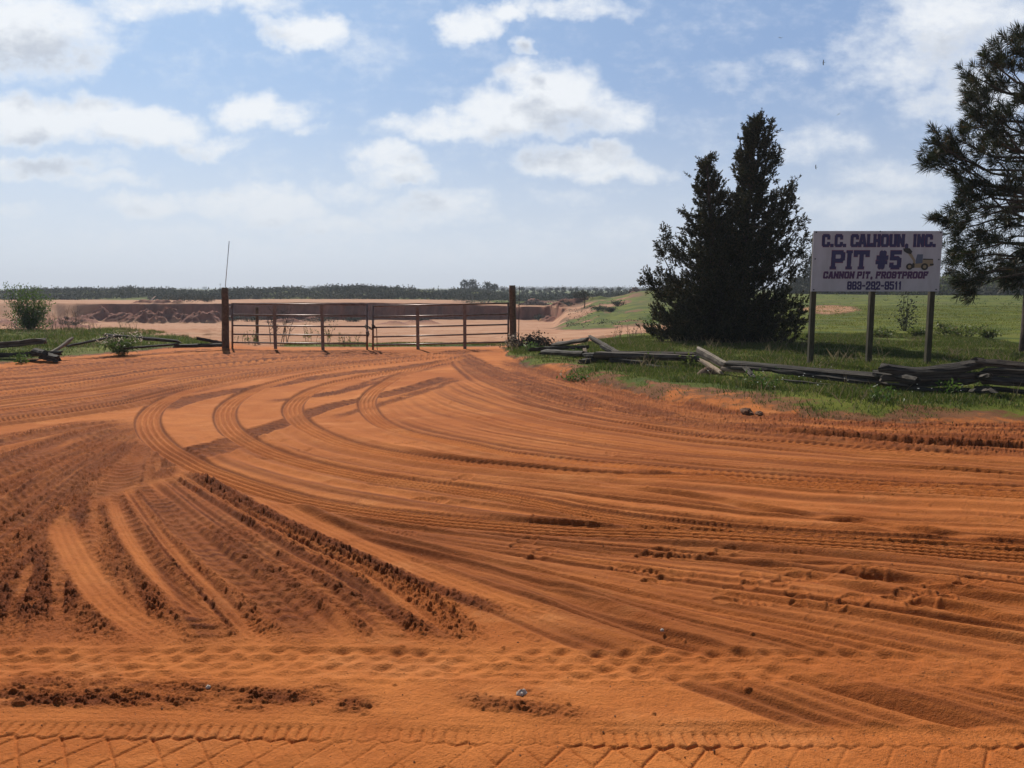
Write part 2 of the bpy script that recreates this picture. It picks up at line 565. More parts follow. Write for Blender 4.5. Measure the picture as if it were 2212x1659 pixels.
def stamp(world_pts, kind, w=.12, amp=1.0, churn=0.0, seed=0, fade=.5):
    if kind == 'rut': fade = 1.6
    half = w * 1.0 + .22
    f = field(world_pts, half)
    if f is None: return
    sl, d, s, L = f
    near = np.abs(d) < half
    if not near.any(): return
    x, y = xf[sl], yf[sl]
    h, ch = HH[sl], CH[sl]
    ad = np.abs(d)
    wob = (fbm(s * 1.7, s * 0 + seed, 2) - .5)
    ends = sstep(0, fade, s) * sstep(0, min(fade, .6), L - s)
    edge = ad + .05 * (fbm(s * 5, d * 9 + seed, 3) - .5)
    if kind == 'car':            # ribbed car tyre, teeth along the shoulders, soft berms
        ins = sstep(w + .02, w - .02, ad)
        ribs = .010 * np.cos(2 * np.pi * d / (w * .46)) * sstep(w * 1.0, w * .85, ad)
        bl = (np.mod(s / .052, 1) < .5).astype(np.float32)
        teeth = .0032 * bl * sstep(w * .86, w * .98, ad) * sstep(w * 1.45, w * 1.2, ad) * (.3 + 1.2 * fbm(s * 1.1, s * 0 + seed, 2))
        berm = .010 * np.exp(-((ad - w * 1.32) / .045) ** 2) * (.55 + .9 * fbm(s * 3, d * 4 + seed, 3))
        base = -.030 + ribs * 2.1 + .004 * (fbm(x * 25, y * 25, 2) - .5)
        a = ins * ends
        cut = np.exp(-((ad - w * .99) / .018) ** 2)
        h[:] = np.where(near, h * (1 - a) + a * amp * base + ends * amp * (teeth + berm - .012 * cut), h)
        ch[:] = np.where(near, np.maximum(ch * (1 - .6 * a), ends * (.85 * cut + .28 * a * sstep(.1, -.9, np.cos(2 * np.pi * d / (w * .46))))), ch)  # shade of the rib and shoulder grooves painted into the soil colour
    elif kind in ('lug', 'chev'):      # coarse tractor lugs
        ins = sstep(w + .03, w - .03, edge)
        per = .125 if kind == 'lug' else .10
        ph = np.mod((s + ad * .6) / per + .5 * wob + .55 * (fbm(s * 6, d * 8 + seed, 2) - .5), 1)
        lug = sstep(.12, .3, ph) * sstep(.72, .54, ph)
        pres = sstep(.25, .55, fbm(s * 1.5, d * 6 + seed, 3))
        base = -.010 + .021 * lug * pres + .016 * (fbm(x * 9, y * 9, 3, seed=seed) - .5)
        base = base + (.45 * clods(x, y, .028, .4, seed) + .8 * clods(x, y, .017, .55, seed + 3)) * churn
        a = ins * ends
        berm = .020 * np.exp(-((ad - w * 1.15) / .06) ** 2)
        h[:] = np.where(near, h * (1 - a) + a * amp * base + ends * berm * amp, h)
        ch[:] = np.where(near, np.maximum(ch * (1 - .4 * a), a * churn * (.75 + .5 * lug * fbm(x * 3, y * 3, 2))), ch)
    elif kind == 'churn':        # torn-up band of clods
        ins = sstep(w + .07, w - .05, edge + .05 * wob)
        n = fbm(x * 6, y * 6, 4, .55, seed=seed)
        strk = sstep(.22, .46, fbm(s * .9, d * 11 + seed * 3.1, 3))
        cs, cd = s * .62 + seed * 7.7, d + seed * 3.3
        c1 = clods(cs, cd, .034, .42, seed + 1); c2 = clods(cs, cd, .021, .6, seed + 2); c3 = clods(x, y, .013, .6, seed + 5)
        base = -.012 + .035 * (n - .5) + (1.45 * c1 + 1.9 * c2 + 1.8 * c3) * (.25 + .75 * strk)
        a = ins * ends
        if 100 <= seed < 105: a = a * sstep(.44, .60, fbm(x * 1.7, y * 2.6, 4, .6, seed=seed))
        h[:] = np.where(near, h * (1 - .5 * a) + a * amp * base, h)
        ch[:] = np.where(near, np.maximum(ch * (1 - .3 * a), a * churn * (.25 + .75 * strk) * sstep(.2, .55, n + .1)), ch)
    elif kind == 'streak':       # thin line pressed or pushed up along an old track
        a = ends * sstep(.22, .6, fbm(s * .45, s * 0 + seed * 1.7, 3))
        prof = .013 * np.exp(-(d / w) ** 2) - .012 * np.exp(-((d + 1.7 * w) / w) ** 2)
        h[:] = np.where(near, h + a * amp * prof, h)
        if churn: ch[:] = np.where(near, np.maximum(ch, a * churn * np.exp(-((d + 1.2 * w) / (1.2 * w)) ** 2)), ch)
    elif kind == 'clodrow':
        ins = sstep(w + .04, w - .04, edge)
        c1 = clods(x, y, .036, .55, seed + 1); c2 = clods(x, y, .021, .7, seed + 2)
        patch = sstep(.30, .5, fbm(s * 1.3, s * 0 + seed, 3))
        a = ins * ends * patch
        h[:] = np.where(near, h + a * amp * (1.0 * c1 + 1.1 * c2 + .008), h)
        ch[:] = np.where(near, np.maximum(ch, a * churn), ch)
    elif kind == 'smooth':       # rolled flat strip with a few fine lines
        ins = sstep(w + .03, w - .03, ad)
        base = -.014 + .0035 * np.cos(2 * np.pi * d / (w * .5)) + .003 * (fbm(x * 8, y * 8, 2) - .5)
        berm = .014 * np.exp(-((ad - w * 1.25) / .05) ** 2) * (.5 + fbm(s * 2, d * 3 + seed, 2))
        a = ins * ends
        h[:] = np.where(near, h * (1 - .85 * a) + a * amp * base + ends * berm * amp, h)
        ch[:] = np.where(near, ch * (1 - .9 * a), ch)
    elif kind == 'faint':        # old softened track
        a = ends * sstep(half, half * .6, ad) * (.4 + .9 * fbm(s * .6, s * 0 + seed, 2))
        prof = -.016 * np.exp(-(d / (w * .55)) ** 2) + .012 * np.exp(-((d - w * .9) / (w * .35)) ** 2) + .008 * np.exp(-((d + w * .9) / (w * .4)) ** 2)
        teeth = (.0022 if seed % 4 == 0 else 0) * (np.mod(s / .06, 1) < .5) * sstep(w * .5, w * .7, d) * sstep(w * 1.1, w * .9, d)
        h[:] = np.where(near, h + a * amp * (prof + teeth), h)
    elif kind == 'rut':          # steep-sided rut pushed up on one side
        a = ends
        prof = -.045 * np.exp(-(d / (w * .6)) ** 2) + .038 * np.exp(-((d - w) / (w * .45)) ** 2) + .016 * np.exp(-((d + w) / (w * .5)) ** 2)
        h[:] = np.where(near, h + a * amp * prof * (.7 + .6 * fbm(s * .8, s * 0 + seed, 2)), h)
        ch[:] = np.where(near, np.maximum(ch, a * churn * np.exp(-(d / (w * .7)) ** 2)), ch)
    elif kind == 'lumps':        # soft dimpled old tread
        ins = sstep(w + .08, w - .08, edge)
        per = .17
        q = np.sin(2 * np.pi * (s / per + .25 * np.sin(9 * d) + .6 * wob)) * np.sin(2 * np.pi * d / .13 + 1.3 * np.floor(s / per) + 3 * wob)
        row = np.floor((d + .15) / .075)
        ss = s / .125 + .5 * row + .9 * wob + .7 * (fbm(s * 4, row * 3.3 + d * 6, 2) - .5)
        ls, ld = np.mod(ss, 1) - .5, (np.mod((d + .15) / .075, 1) - .5) * .8
        dim = np.exp(-((ls / .30) ** 2 + (ld / .30) ** 2)) * (.2 + 1.2 * fbm(np.floor(ss) * .37 + 5, row * 1.7, 1)) * sstep(.25, .55, fbm(s * .8, d * 3 + 2, 3) + .12)
        base = -.006 - .026 * dim + .034 * (fbm(s * 7, d * 12, 3, .6, seed=seed) - .5) + .016 * np.exp(-((ad - w * 1.05) / .03) ** 2) * fbm(s * 2, s * 0, 2)
        a = ins * ends
        h[:] = np.where(near, h * (1 - .75 * a) + a * amp * base, h)
        ch[:] = np.where(near, ch * (1 - .8 * a), ch)


def lerp_paths(pa, pb, t):
    a = catmull(path_px(pa), .2); b = catmull(path_px(pb), .2)
    k = np.linspace(0, 1, 14)
    ia = np.stack([np.interp(k, np.linspace(0, 1, len(a)), a[:, j]) for j in (0, 1)], 1)
    ib = np.stack([np.interp(k, np.linspace(0, 1, len(b)), b[:, j]) for j in (0, 1)], 1)
    return ia * (1 - t) + ib * t


T1 = [(980, 762), (850, 776), (700, 792), (560, 812), (440, 834), (378, 856), (338, 880), (320, 905), (324, 932), (352, 962), (400, 992), (460, 1020),
      (540, 1048), (640, 1078), (760, 1100), (900, 1118), (1050, 1132), (1200, 1143), (1350, 1148), (1500, 1152), (1700, 1163), (1900, 1174), (2212, 1196), (2600, 1225)]
T2 = [(990, 768), (850, 783), (700, 803), (610, 823), (540, 846), (500, 870), (486, 893), (494, 920), (525, 947), (590, 977), (680, 1005), (800, 1032),
      (950, 1052), (1100, 1075), (1250, 1104), (1400, 1127), (1500, 1140), (1650, 1152), (1850, 1162), (2212, 1178), (2600, 1200)]
T3 = [(1000, 774), (880, 797), (780, 815), (700, 834), (652, 857), (632, 880), (645, 906), (685, 932), (745, 957), (840, 981), (950, 997), (1100, 1012),
      (1250, 1023), (1400, 1028), (1560, 1030), (1650, 1036), (1800, 1046), (2212, 1066), (2600, 1085)]
T4 = [(1015, 770), (960, 780), (885, 802), (828, 830), (797, 858), (795, 880), (815, 905), (860, 928), (930, 946), (1010, 964), (1110, 985), (1250, 997),
      (1400, 1008), (1550, 1020), (1700, 1031), (1900, 1045), (2212, 1057), (2600, 1072)]
HB = [(985, 765), (1010, 790), (1080, 828), (1180, 862), (1300, 890), (1450, 912), (1600, 930), (1800, 952), (2000, 968), (2212, 985), (2600, 1010)]
GC = [(470, 1045), (560, 1085), (700, 1130), (1000, 1210), (1400, 1310), (1800, 1405), (2212, 1500), (2600, 1590), (2900, 1660)]
GD = [(400, 1010), (520, 1080), (640, 1140), (790, 1208), (880, 1250), (1000, 1292), (1160, 1355), (1330, 1420), (1560, 1500), (1760, 1580), (1960, 1680), (2150, 1790)]
GB = [(245, 1060), (300, 1180), (370, 1290), (470, 1400), (560, 1500), (640, 1620), (700, 1720)]
BT = [(-500, 830), (0, 796), (250, 775), (450, 763), (620, 758), (800, 756)]
BB = [(-500, 985), (0, 928), (160, 905), (300, 885), (420, 850), (600, 812), (800, 785), (950, 768)]

random.seed(11)
# 1. old softened sweeps
for i in range(13):
    stamp(lerp_paths(T1[10:], GC, (i + .5) / 13), 'faint', w=random.uniform(.07, .14), amp=random.uniform(.6, 1.4), seed=i, fade=3.2)
for i in range(11):
    stamp(lerp_paths(GC, GD, (i + .4) / 11), 'faint', w=random.uniform(.07, .15), amp=random.uniform(.6, 1.5), seed=20 + i, fade=2.6)
for i in range(14):
    stamp(lerp_paths(T4[5:], HB[1:], (i + .7) / 14), 'faint', w=random.uniform(.08, .2), amp=random.uniform(.6, 1.5), seed=40 + i, fade=1.2)
for (pa, pb, n) in ((T1[8:], T2[7:], 3), (T2[7:], T3[6:], 4), (T3[6:], T4[6:], 3)):
    for i in range(n):
        stamp(lerp_paths(pa, pb, (i + .6) / n), 'faint', w=random.uniform(.09, .16), amp=random.uniform(.8, 1.6), seed=60 + i, fade=1.0)
for i in range(17):
    k = (i + .5) / 17
    kind = random.choice(['faint', 'churn', 'car', 'smooth', 'chev', 'lug', 'lug', 'churn'])
    stamp(lerp_paths(BT, BB, k), kind, w=random.uniform(.09, .17), amp=random.uniform(.7, 1.2), churn=random.uniform(.45, .95), seed=80 + i, fade=1.5)
# heavy soft ruts towards the lower right
stamp(path_px([(1000, 1180), (1180, 1275), (1350, 1340), (1500, 1395), (1580, 1425)]), 'rut', .11, 1.0, .45, 1)
stamp(path_px([(1480, 1158), (1700, 1205), (1900, 1245), (2212, 1305), (2500, 1365)]), 'rut', .10, .75, .5, 2)
stamp(path_px([(1440, 1165), (1620, 1215), (1850, 1270), (2212, 1350), (2500, 1420)]), 'rut', .085, .9, .2, 3)
stamp(path_px([(1740, 1470), (1850, 1505), (1980, 1540), (2120, 1575), (2300, 1620)]), 'rut', .12, .9, .6, 4)
stamp(path_px([(1730, 1410), (1900, 1440), (2212, 1510), (2500, 1570)]), 'rut', .12, .7, .1, 5)
stamp(path_px([(1050, 1025), (1300, 1050), (1500, 1075), (1800, 1120), (2300, 1185)]), 'rut', .08, .7, .15, 6)
stamp(path_px([(1300, 955), (1600, 985), (1900, 1010), (2300, 1030)]), 'rut', .08, .5, .15, 7)
for (pa, pb, n, a0) in ((T1[10:], GC, 26, 1.0), (GC, GD, 20, 1.1), (T4[5:], HB[1:], 30, .8), (T1[8:], T2[7:], 7, .9), (T2[7:], T3[6:], 8, .9), (T3[6:], T4[6:], 7, .8), (BT, BB, 34, 1.2)):
    for i in range(n):
        stamp(lerp_paths(pa, pb, (i + random.random()) / n), 'streak', w=random.uniform(.016, .05) * (1.9 if pa is BT else 1), amp=random.uniform(.3, 2.0) * a0, churn=random.uniform(.25, .8) * (1.25 if pa is BT else 1), seed=300 + i, fade=2.6)
# 2. crossing tractor tracks
X1 = [(60, 1050), (180, 1022), (330, 995), (470, 962), (560, 932), (640, 903), (720, 877), (860, 848), (980, 812)]
X2 = [(330, 892), (400, 868), (480, 850), (600, 832), (720, 812), (860, 795), (1000, 775)]
X3 = [(560, 870), (660, 858), (740, 845), (860, 810), (980, 782)]
stamp(path_px(X1), 'lug', .17, 1.2, 1.0, 11)
stamp(path_px([(p[0] - 8, p[1] + 16) for p in X1[:5]]), 'lug', .15, 1.0, .8, 12)
stamp(path_px(X2), 'lug', .22, 1.2, .95, 13)
stamp(path_px(X3), 'churn', .13, 1.0, .95, 14)
stamp(path_px([(700, 905), (800, 880), (900, 850), (1000, 815)]), 'churn', .09, .9, .8, 15)
# 3. the torn-up corner at the left
stamp(path_px([(240, 960), (190, 1090), (165, 1240), (160, 1405)]), 'churn', .62, .9, .8, 21)
stamp(path_px([(60, 960), (20, 1100), (-40, 1300)]), 'churn', .8, .9, .85, 22)
stamp(path_px([(330, 1060), (450, 1200), (650, 1395)]), 'churn', .42, .9, .7, 23)
fan = [[(300, 905), (150, 925), (0, 955), (-300, 1010)], [(300, 912), (160, 950), (0, 1010), (-200, 1080)], [(298, 920), (190, 975), (60, 1050), (-120, 1150)],
       [(290, 930), (200, 1010), (90, 1120), (-60, 1260)], [(285, 940), (215, 1040), (130, 1150), (40, 1290), (-20, 1420)], [(280, 950), (240, 1080), (190, 1200), (150, 1330), (130, 1410)]]
for i, f in enumerate(fan):
    stamp(path_px(f), 'churn', .27, 1.0, .9, 30 + i)
    stamp(path_px([(p[0] + 4, p[1] + 6) for p in f]), 'lug', .15, .9, .8, 130 + i)
for i in range(6):
    stamp(lerp_paths([(250, 1070), (255, 1180), (230, 1300), (190, 1410)], GB[:4], i / 6.0), 'churn', .13, 1.0, .9, 40 + i)
stamp(path_px([(150, 1010), (90, 1100), (40, 1230), (0, 1400)]), 'churn', .32, 1.0, .95, 47)
GB4, GD4 = GB[:4], [(400, 1010), (640, 1140), (880, 1250), (1090, 1405)]
for i in range(15):
    k = (i + .3) / 15
    kind = ('churn', 'lug', 'churn', 'smooth', 'churn')[i % 5]
    ww = random.uniform(.05, .10)
    stamp(lerp_paths(GB4, GD4, k), kind, ww if kind != 'lug' else .12, random.uniform(.8, 1.1), random.uniform(.6, .95) * (1 if k < .75 else .6), 140 + i, fade=.35)
stamp(path_px([(330, 1055), (420, 1150), (560, 1265), (740, 1392)]), 'lug', .13, .6, .85, 52)
stamp(path_px([(380, 1055), (480, 1130), (640, 1230), (800, 1310), (900, 1380)]), 'lug', .12, .6, .6, 54)
stamp(path_px([(125, 1110), (160, 1190), (230, 1290), (310, 1350), (400, 1402)]), 'smooth', .085, 1.0, 0, 56)
stamp(path_px([(240, 1070), (260, 1130), (320, 1220), (420, 1310), (520, 1370)]), 'smooth', .05, 1.0, 0, 57)
stamp(path_px([(450, 1010), (560, 1075), (760, 1170), (1000, 1270), (1300, 1385)]), 'smooth', .10, .9, 0, 60)
stamp(path_px([(-60, 1100), (40, 1040), (120, 985), (190, 945)]), 'smooth', .10, 1.0, 0, 58)
stamp(path_px([(275, 950), (300, 985), (290, 1010)]), 'chev', .12, 1.0, .7, 59)
for i in range(12):
    f0 = [(300, 905 + 4 * i), (170, 925 + 13 * i), (20, 955 + 24 * i), (-150, 990 + 34 * i)]
    stamp(path_px(f0), ('lug', 'churn', 'streak')[i % 3], .10, 1.0, .8, 170 + i)
for i in range(26):
    stamp(lerp_paths(GB4, GD4, (i + random.random()) / 26), 'streak', w=random.uniform(.010, .028), amp=random.uniform(.6, 1.7), churn=random.uniform(.5, 1.0), seed=600 + i, fade=.5)
for i in range(18):
    f0 = [(300, 904 + 3 * i), (170, 922 + 9 * i), (20, 950 + 17 * i), (-150, 985 + 24 * i)]
    stamp(path_px(f0), 'streak', w=random.uniform(.018, .045), amp=random.uniform(.7, 1.6), churn=random.uniform(.6, 1.0), seed=640 + i, fade=.5)
# rows of clods thrown up beside the sweeps
stamp(path_px(GD[:7]), 'clodrow', .065, 1.0, .95, 61)
stamp(path_px([(390, 1012), (500, 1072), (640, 1143), (800, 1212)]), 'clodrow', .07, 1.0, .9, 62)
stamp(path_px([(380, 1070), (600, 1200), (790, 1300), (930, 1362), (1060, 1402)]), 'clodrow', .05, .9, .85, 63)
stamp(path_px([(420, 1120), (560, 1220), (700, 1310), (860, 1392)]), 'clodrow', .06, .9, .85, 64)
stamp(path_px([(600, 1090), (720, 1120), (800, 1140)]), 'clodrow', .07, .8, .7, 65)
# 4. the bank of churned soil along the verge
for i in range(6):
    t = (i - .5) / 6.0
    hb2 = [(1010, 762), (1060, 782), (1150, 812), (1280, 842), (1400, 872), (1520, 893), (1660, 915), (1850, 935), (2000, 945), (2212, 955), (2600, 970)]
    stamp(lerp_paths(HB[0:], hb2, t), 'churn' if i % 3 else 'lug', random.uniform(.07, .14), random.uniform(.8, 1.1), random.uniform(.8, 1.0), 70 + i, fade=.8)
stamp(path_px([(1560, 905), (1700, 935), (1850, 950), (2000, 962), (2212, 970), (2500, 985)]), 'rut', .14, 1.8, 1.0, 81)
stamp(path_px([(1780, 928), (1900, 938), (2050, 945), (2212, 958), (2500, 972)]), 'rut', .12, 1.9, 1.0, 83)
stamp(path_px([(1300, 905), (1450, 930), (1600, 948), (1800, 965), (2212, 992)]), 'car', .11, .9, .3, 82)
stamp(path_px([(1090, 850), (1200, 885), (1350, 915), (1500, 936), (1700, 958)]), 'clodrow', .06, .9, .8, 84)
EDGE = [(1085, 778), (1180, 808), (1280, 832), (1380, 860), (1480, 884), (1580, 899), (1700, 908), (1850, 920), (2000, 926), (2212, 928), (2600, 940)]
for i in range(4):
    stamp(path_px([(p[0], p[1] + 7 * i - 4 + random.uniform(-3, 3)) for p in EDGE]), 'churn', .17, random.uniform(.7, 1.1), random.uniform(.55, .95), 560 + i, fade=.8)
for i in range(11):
    stamp(lerp_paths(HB[0:], hb2, random.uniform(-.4, .9)), 'streak', random.uniform(.03, .07), random.uniform(.6, 1.4), random.uniform(.6, 1.0), 500 + i, fade=1.0)
stamp(path_px([(-400, 820), (0, 797), (200, 775), (400, 759), (480, 757)]), 'churn', .22, .8, .8, 85)
stamp(path_px([(460, 756), (560, 757), (650, 762)]), 'churn', .3, .9, .7, 86)
stamp(path_px([(960, 768), (1010, 758), (1060, 762)]), 'churn', .35, 1.2, .8, 87)
# 5. the four fresh turning tracks
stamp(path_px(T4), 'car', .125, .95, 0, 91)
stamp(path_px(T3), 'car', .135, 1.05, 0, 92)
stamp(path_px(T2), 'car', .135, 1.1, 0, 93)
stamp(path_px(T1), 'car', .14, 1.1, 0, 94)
# 6. the torn strip between the two tracks of the near lane, then the near lane itself
for i in range(5):
    stamp(path_px([(-200, 1470 + 12 * i), (200, 1468 + 13 * i), (600, 1482 + 13 * i), (900 - 60 * (i % 3), 1500 + 12 * i)]), 'churn', .07, .85, .95, 100 + i, fade=.3)
stamp(path_px([(860, 1470), (1000, 1510), (1150, 1535), (1400, 1560)]), 'clodrow', .05, .8, .7, 108)
stamp(path_px([(1000, 1450), (1150, 1500), (1300, 1540)]), 'clodrow', .03, .8, .7, 109)
stamp(path_px([(900, 1495), (1050, 1535)]), 'smooth', .06, 1.0, 0, 110)
stamp(path_px([(-400, 1430), (0, 1430), (500, 1432), (1000, 1435), (1600, 1437), (2212, 1450), (2600, 1460)]), 'lumps', .15, 1.15, 0, 111)
stamp(path_px([(-400, 1545), (0, 1548), (500, 1560), (1000, 1580), (1500, 1590), (2212, 1595), (2600, 1600)]), 'smooth', .07, .25, 0, 112)
# near tyre: V-shaped cuts between blocks, zigzag shoulder groove
f = field(path_px([(-500, 1640), (0, 1645), (500, 1650), (1000, 1660), (1500, 1665), (2212, 1668), (2700, 1672)]), .42)
sl, d, s, L = f
near = np.abs(d) < .40
w = .21
tri = lambda q: np.abs(np.mod(q, 1) - .5) * 2


def groove(dist, wd, dep):
    return -dep * np.exp(-(dist / wd) ** 2)


per = .082
zig = .020 * (tri(s / per) - .5) + .016 * (fbm(s * 3, d * 3, 2) - .5)
g1 = groove(np.abs(np.abs(d) - (.145 + zig)), .0085, .017)
diag1 = np.abs(np.mod(s / per + d / .12, 1) - .5) * per * .75
diag2 = np.abs(np.mod(s / per - d / .12 + .3, 1) - .5) * per * .75
odd = np.mod(np.floor(s / per + d / .12), 2) < .5
g2 = np.minimum(groove(diag1, .0055, .012) * odd, groove(diag2, .0055, .012) * (np.mod(np.floor(s / per - d / .12 + .3), 2) < .5)) * sstep(.15, .13, np.abs(d))
g3 = groove(np.abs(np.mod(s / (per * .5) + 2.2 * d, 1) - .5) * per * .5, .007, .012) * sstep(.15, .165, np.abs(d)) * sstep(.24, .215, np.abs(d))
worn = .4 + .65 * sstep(.30, .52, fbm(s * 1.6, d * 5, 4, .6))
bed = -.009 + 1.0 * (g1 + g2 + g3) * worn * (.6 + .6 * fbm(xf[sl] * 4, yf[sl] * 4, 3)) + .022 * (fbm(xf[sl] * 5, yf[sl] * 7, 3) - .5) + .003 * (fbm(xf[sl] * 30, yf[sl] * 30, 2) - .5)
a = sstep(.26, .22, np.abs(d))
HH[sl] = np.where(near, HH[sl] * (1 - a) + a * bed, HH[sl]); CH[sl] = np.where(near, CH[sl] * (1 - a), CH[sl])
# lip of loose sand above it
f = field(path_px([(-400, 1522), (0, 1527), (400, 1532), (700, 1541), (1000, 1556), (1300, 1567), (1600, 1571), (1900, 1573), (2212, 1586), (2600, 1600)]), .2)
sl, d, s, L = f
near = np.abs(d) < .18
lip = (.011 * np.exp(-((d - .018) / .018) ** 2) - .003 * np.exp(-((d + .03) / .03) ** 2)) * (.2 + .9 * sstep(-.5, 2.2, xf[sl])) * (.25 + 1.5 * fbm(s * 3.1, d * 6, 3))
HH[sl] = np.where(near, HH[sl] + lip * (.55 + .8 * fbm(s * 2.3, s * 0, 3)), HH[sl])


# footprints: two pads with tread bars
def footprint(px, py, ang, deep=1.0, L=.29):
    cx, cy = G(px, py, 0)
    r0, r1 = np.searchsorted(ROWS, cy - .3), np.searchsorted(ROWS, cy + .3)
    c0, c1 = np.searchsorted(UC, (cx - .3) / math.sqrt(cy * cy + .8)), np.searchsorted(UC, (cx + .3) / math.sqrt(cy * cy + .8))
    if r1 <= r0 or c1 <= c0: return
    sl = (slice(r0, r1), slice(c0, c1))
    dx, dy = xf[sl] - cx, yf[sl] - cy
    ca, sa = math.cos(ang), math.sin(ang)
    a, b = dx * ca + dy * sa, -dx * sa + dy * ca
    sole = np.minimum(((a - L * .17) / (L * .30)) ** 2 + (b / (L * .185)) ** 2, ((a + L * .30) / (L * .18)) ** 2 + (b / (L * .14)) ** 2)
    e = np.sqrt(sole)
    pr = sstep(1.08, .88, e)
    bars = .009 * np.sin(2 * np.pi * (a / .036 + np.abs(b) * 9)) * sstep(.35, .6, fbm(xf[sl] * 14, yf[sl] * 14, 2))
    rim = .014 * np.exp(-((e - 1.25) / .16) ** 2)
    HH[sl] += deep * .7 * (pr * (-.012 + bars * 1.0 - .006 * (a < 0)) + .6 * rim * (.5 + fbm(xf[sl] * 12, yf[sl] * 12, 2)))
    CH[sl] = np.maximum(CH[sl], .22 * pr)


random.seed(5)
for (px, py) in [(1130, 1175), (1165, 1200), (1410, 1193), (1460, 1197), (1372, 1232), (1432, 1250), (1700, 1248), (1765, 1243), (1722, 1292), (1855, 1226),
                 (1880, 1240), (1950, 1285), (2030, 1275), (1990, 1300), (822, 1052), (672, 970), (745, 908), (880, 930), (1055, 905), (1065, 912), (740, 995),
                 (610, 950), (560, 990), (930, 1080), (860, 1150), (880, 960), (1020, 1000), (700, 925), (980, 870), (900, 845), (1130, 930), (1250, 960),
                 (1000, 1035), (1240, 1110), (2090, 1255), (2160, 1240), (1620, 1250), (1560, 1190), (1600, 1300), (1830, 1300), (1180, 985), (1320, 980)]:
    footprint(px, py, random.choice([.25, .5, -.2, 2.9, 1.2]) + random.uniform(-.3, .3), random.uniform(.8, 1.3))
for k in range(70):                                      # scuffs and half-filled prints
    px, py = random.uniform(500, 2200), random.uniform(830, 1400)
    footprint(px, py, random.uniform(0, 6.3), random.uniform(.15, .5), random.uniform(.15, .3))

# grass mask, then put everything together
sand_n = fbm(xf * .9, yf * .9, 4, .6, seed=8)
dR = YY - right_edge(XX) + 1.1 * (sand_n - .5) + .25 * (fbm(xf * 5, yf * 5, 2) - .5)
dL = YY - left_edge(XX) + .8 * (sand_n - .5)
far_edge = np.interp(XX, [-30, -15, -13.5, -11.5, -9, -7.6], [31, 31, 30, 27, 23.5, 21])
GR = np.where(XX > -.6, sstep(-.1, 1.3, dR), 0)
GR = GR * (1 - .75 * sstep(4.6, 3.0, XX) * sstep(2.2, 1.0, dR) * sstep(.62, .40, sand_n))
fe = np.interp(XX, [.5, 1.6, 2.2, 3, 4, 40], [21.5, 22.5, 24, 26.5, 30, 60])
GR = GR * sstep(.6, -.6, YY - fe)
GR = np.maximum(GR, np.where(XX < -5, sstep(-.1, .9, dL) * sstep(.5, -.5, YY - far_edge) * sstep(-7.2, -8.2, XX), 0))
GR = np.maximum(GR, .9 * sstep(22.6, 23.2, YY + .5 * sand_n) * sstep(25.6, 24.6, YY + .8 * sand_n) * sstep(-7.0, -6.3, XX) * sstep(-.3, -1.2, XX))
calm = sstep(.1, 1.1, np.maximum(np.where(XX > 0, dR, -9), np.where(XX < -6, dL, -9)))
beyond = sstep(21.6, 22.6, YY)
HH = .60 * (HH + HL)
relief = HH * (1 - .65 * calm) * (1 - .5 * beyond)
relief += calm * .03 * (fbm(xf * 3, yf * 3, 3, seed=9) - .5)
ZZ = zbase(XX.ravel(), YY.ravel()).reshape(XX.shape)
relief[:, ~inner] = 0
ZZ = ZZ + relief
def HHS(x, y):
    '''relief of the ruts at one place'''
    i = min(int(np.searchsorted(ROWS, y)), nr - 1); j = min(int(np.searchsorted(UC, x / GW[i])), nc - 1)
    return float(relief[i, j])


idx = np.arange(nr * nc).reshape(nr, nc)
quads = np.stack([idx[:-1, :-1], idx[:-1, 1:], idx[1:, 1:], idx[1:, :-1]], -1).reshape(-1, 4)
ground_me = make_mesh('ground', np.stack([XX, YY, ZZ], -1).reshape(-1, 3), quads)


def set_mask(me, grass, churn, pit):
    at = me.color_attributes.new('soil', 'FLOAT_COLOR', 'POINT')
    c = np.zeros((grass.size, 4), np.float32)
    c[:, 0] = grass.ravel(); c[:, 1] = churn.ravel(); c[:, 2] = pit.ravel(); c[:, 3] = 1
    at.data.foreach_set('color', c.ravel())


pitm = sstep(21.5, 24.5, YY)
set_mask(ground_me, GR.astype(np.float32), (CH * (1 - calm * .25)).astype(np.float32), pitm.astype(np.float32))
ground = obj('ground', ground_me)
ground['kind'] = 'structure'

# ------------------------------------------------------------------ the pit and the land beyond it
r2 = np.concatenate([1 / np.linspace(1 / 26.3, 1 / 95.0, 170), np.linspace(95.2, 121, 170), np.geomspace(121.4, 240, 150), np.geomspace(243, 6000, 60)])
u2 = np.concatenate([-(.74 * np.geomspace(1.05, 9, 16))[::-1], np.linspace(-.74, .74, 900), .74 * np.geomspace(1.05, 9, 16)])
X2g = u2[None, :] * r2[:, None]; Y2g = np.repeat(r2[:, None], len(u2), 1)
Z2 = zbase(X2g.ravel(), Y2g.ravel()).reshape(X2g.shape)
uu = np.repeat(u2[None, :], len(r2), 0)
Z2[0] -= .05
x2f, y2f = X2g.astype(np.float32), Y2g.astype(np.float32)
flat_floor = (Y2g < 97)
Z2 += np.where(flat_floor, .02 * (fbm(x2f * .25, y2f * 1.1, 3, seed=6) - .5) * 2, .06 * (fbm(x2f * .6, y2f * .6, 3, seed=6) - .5))
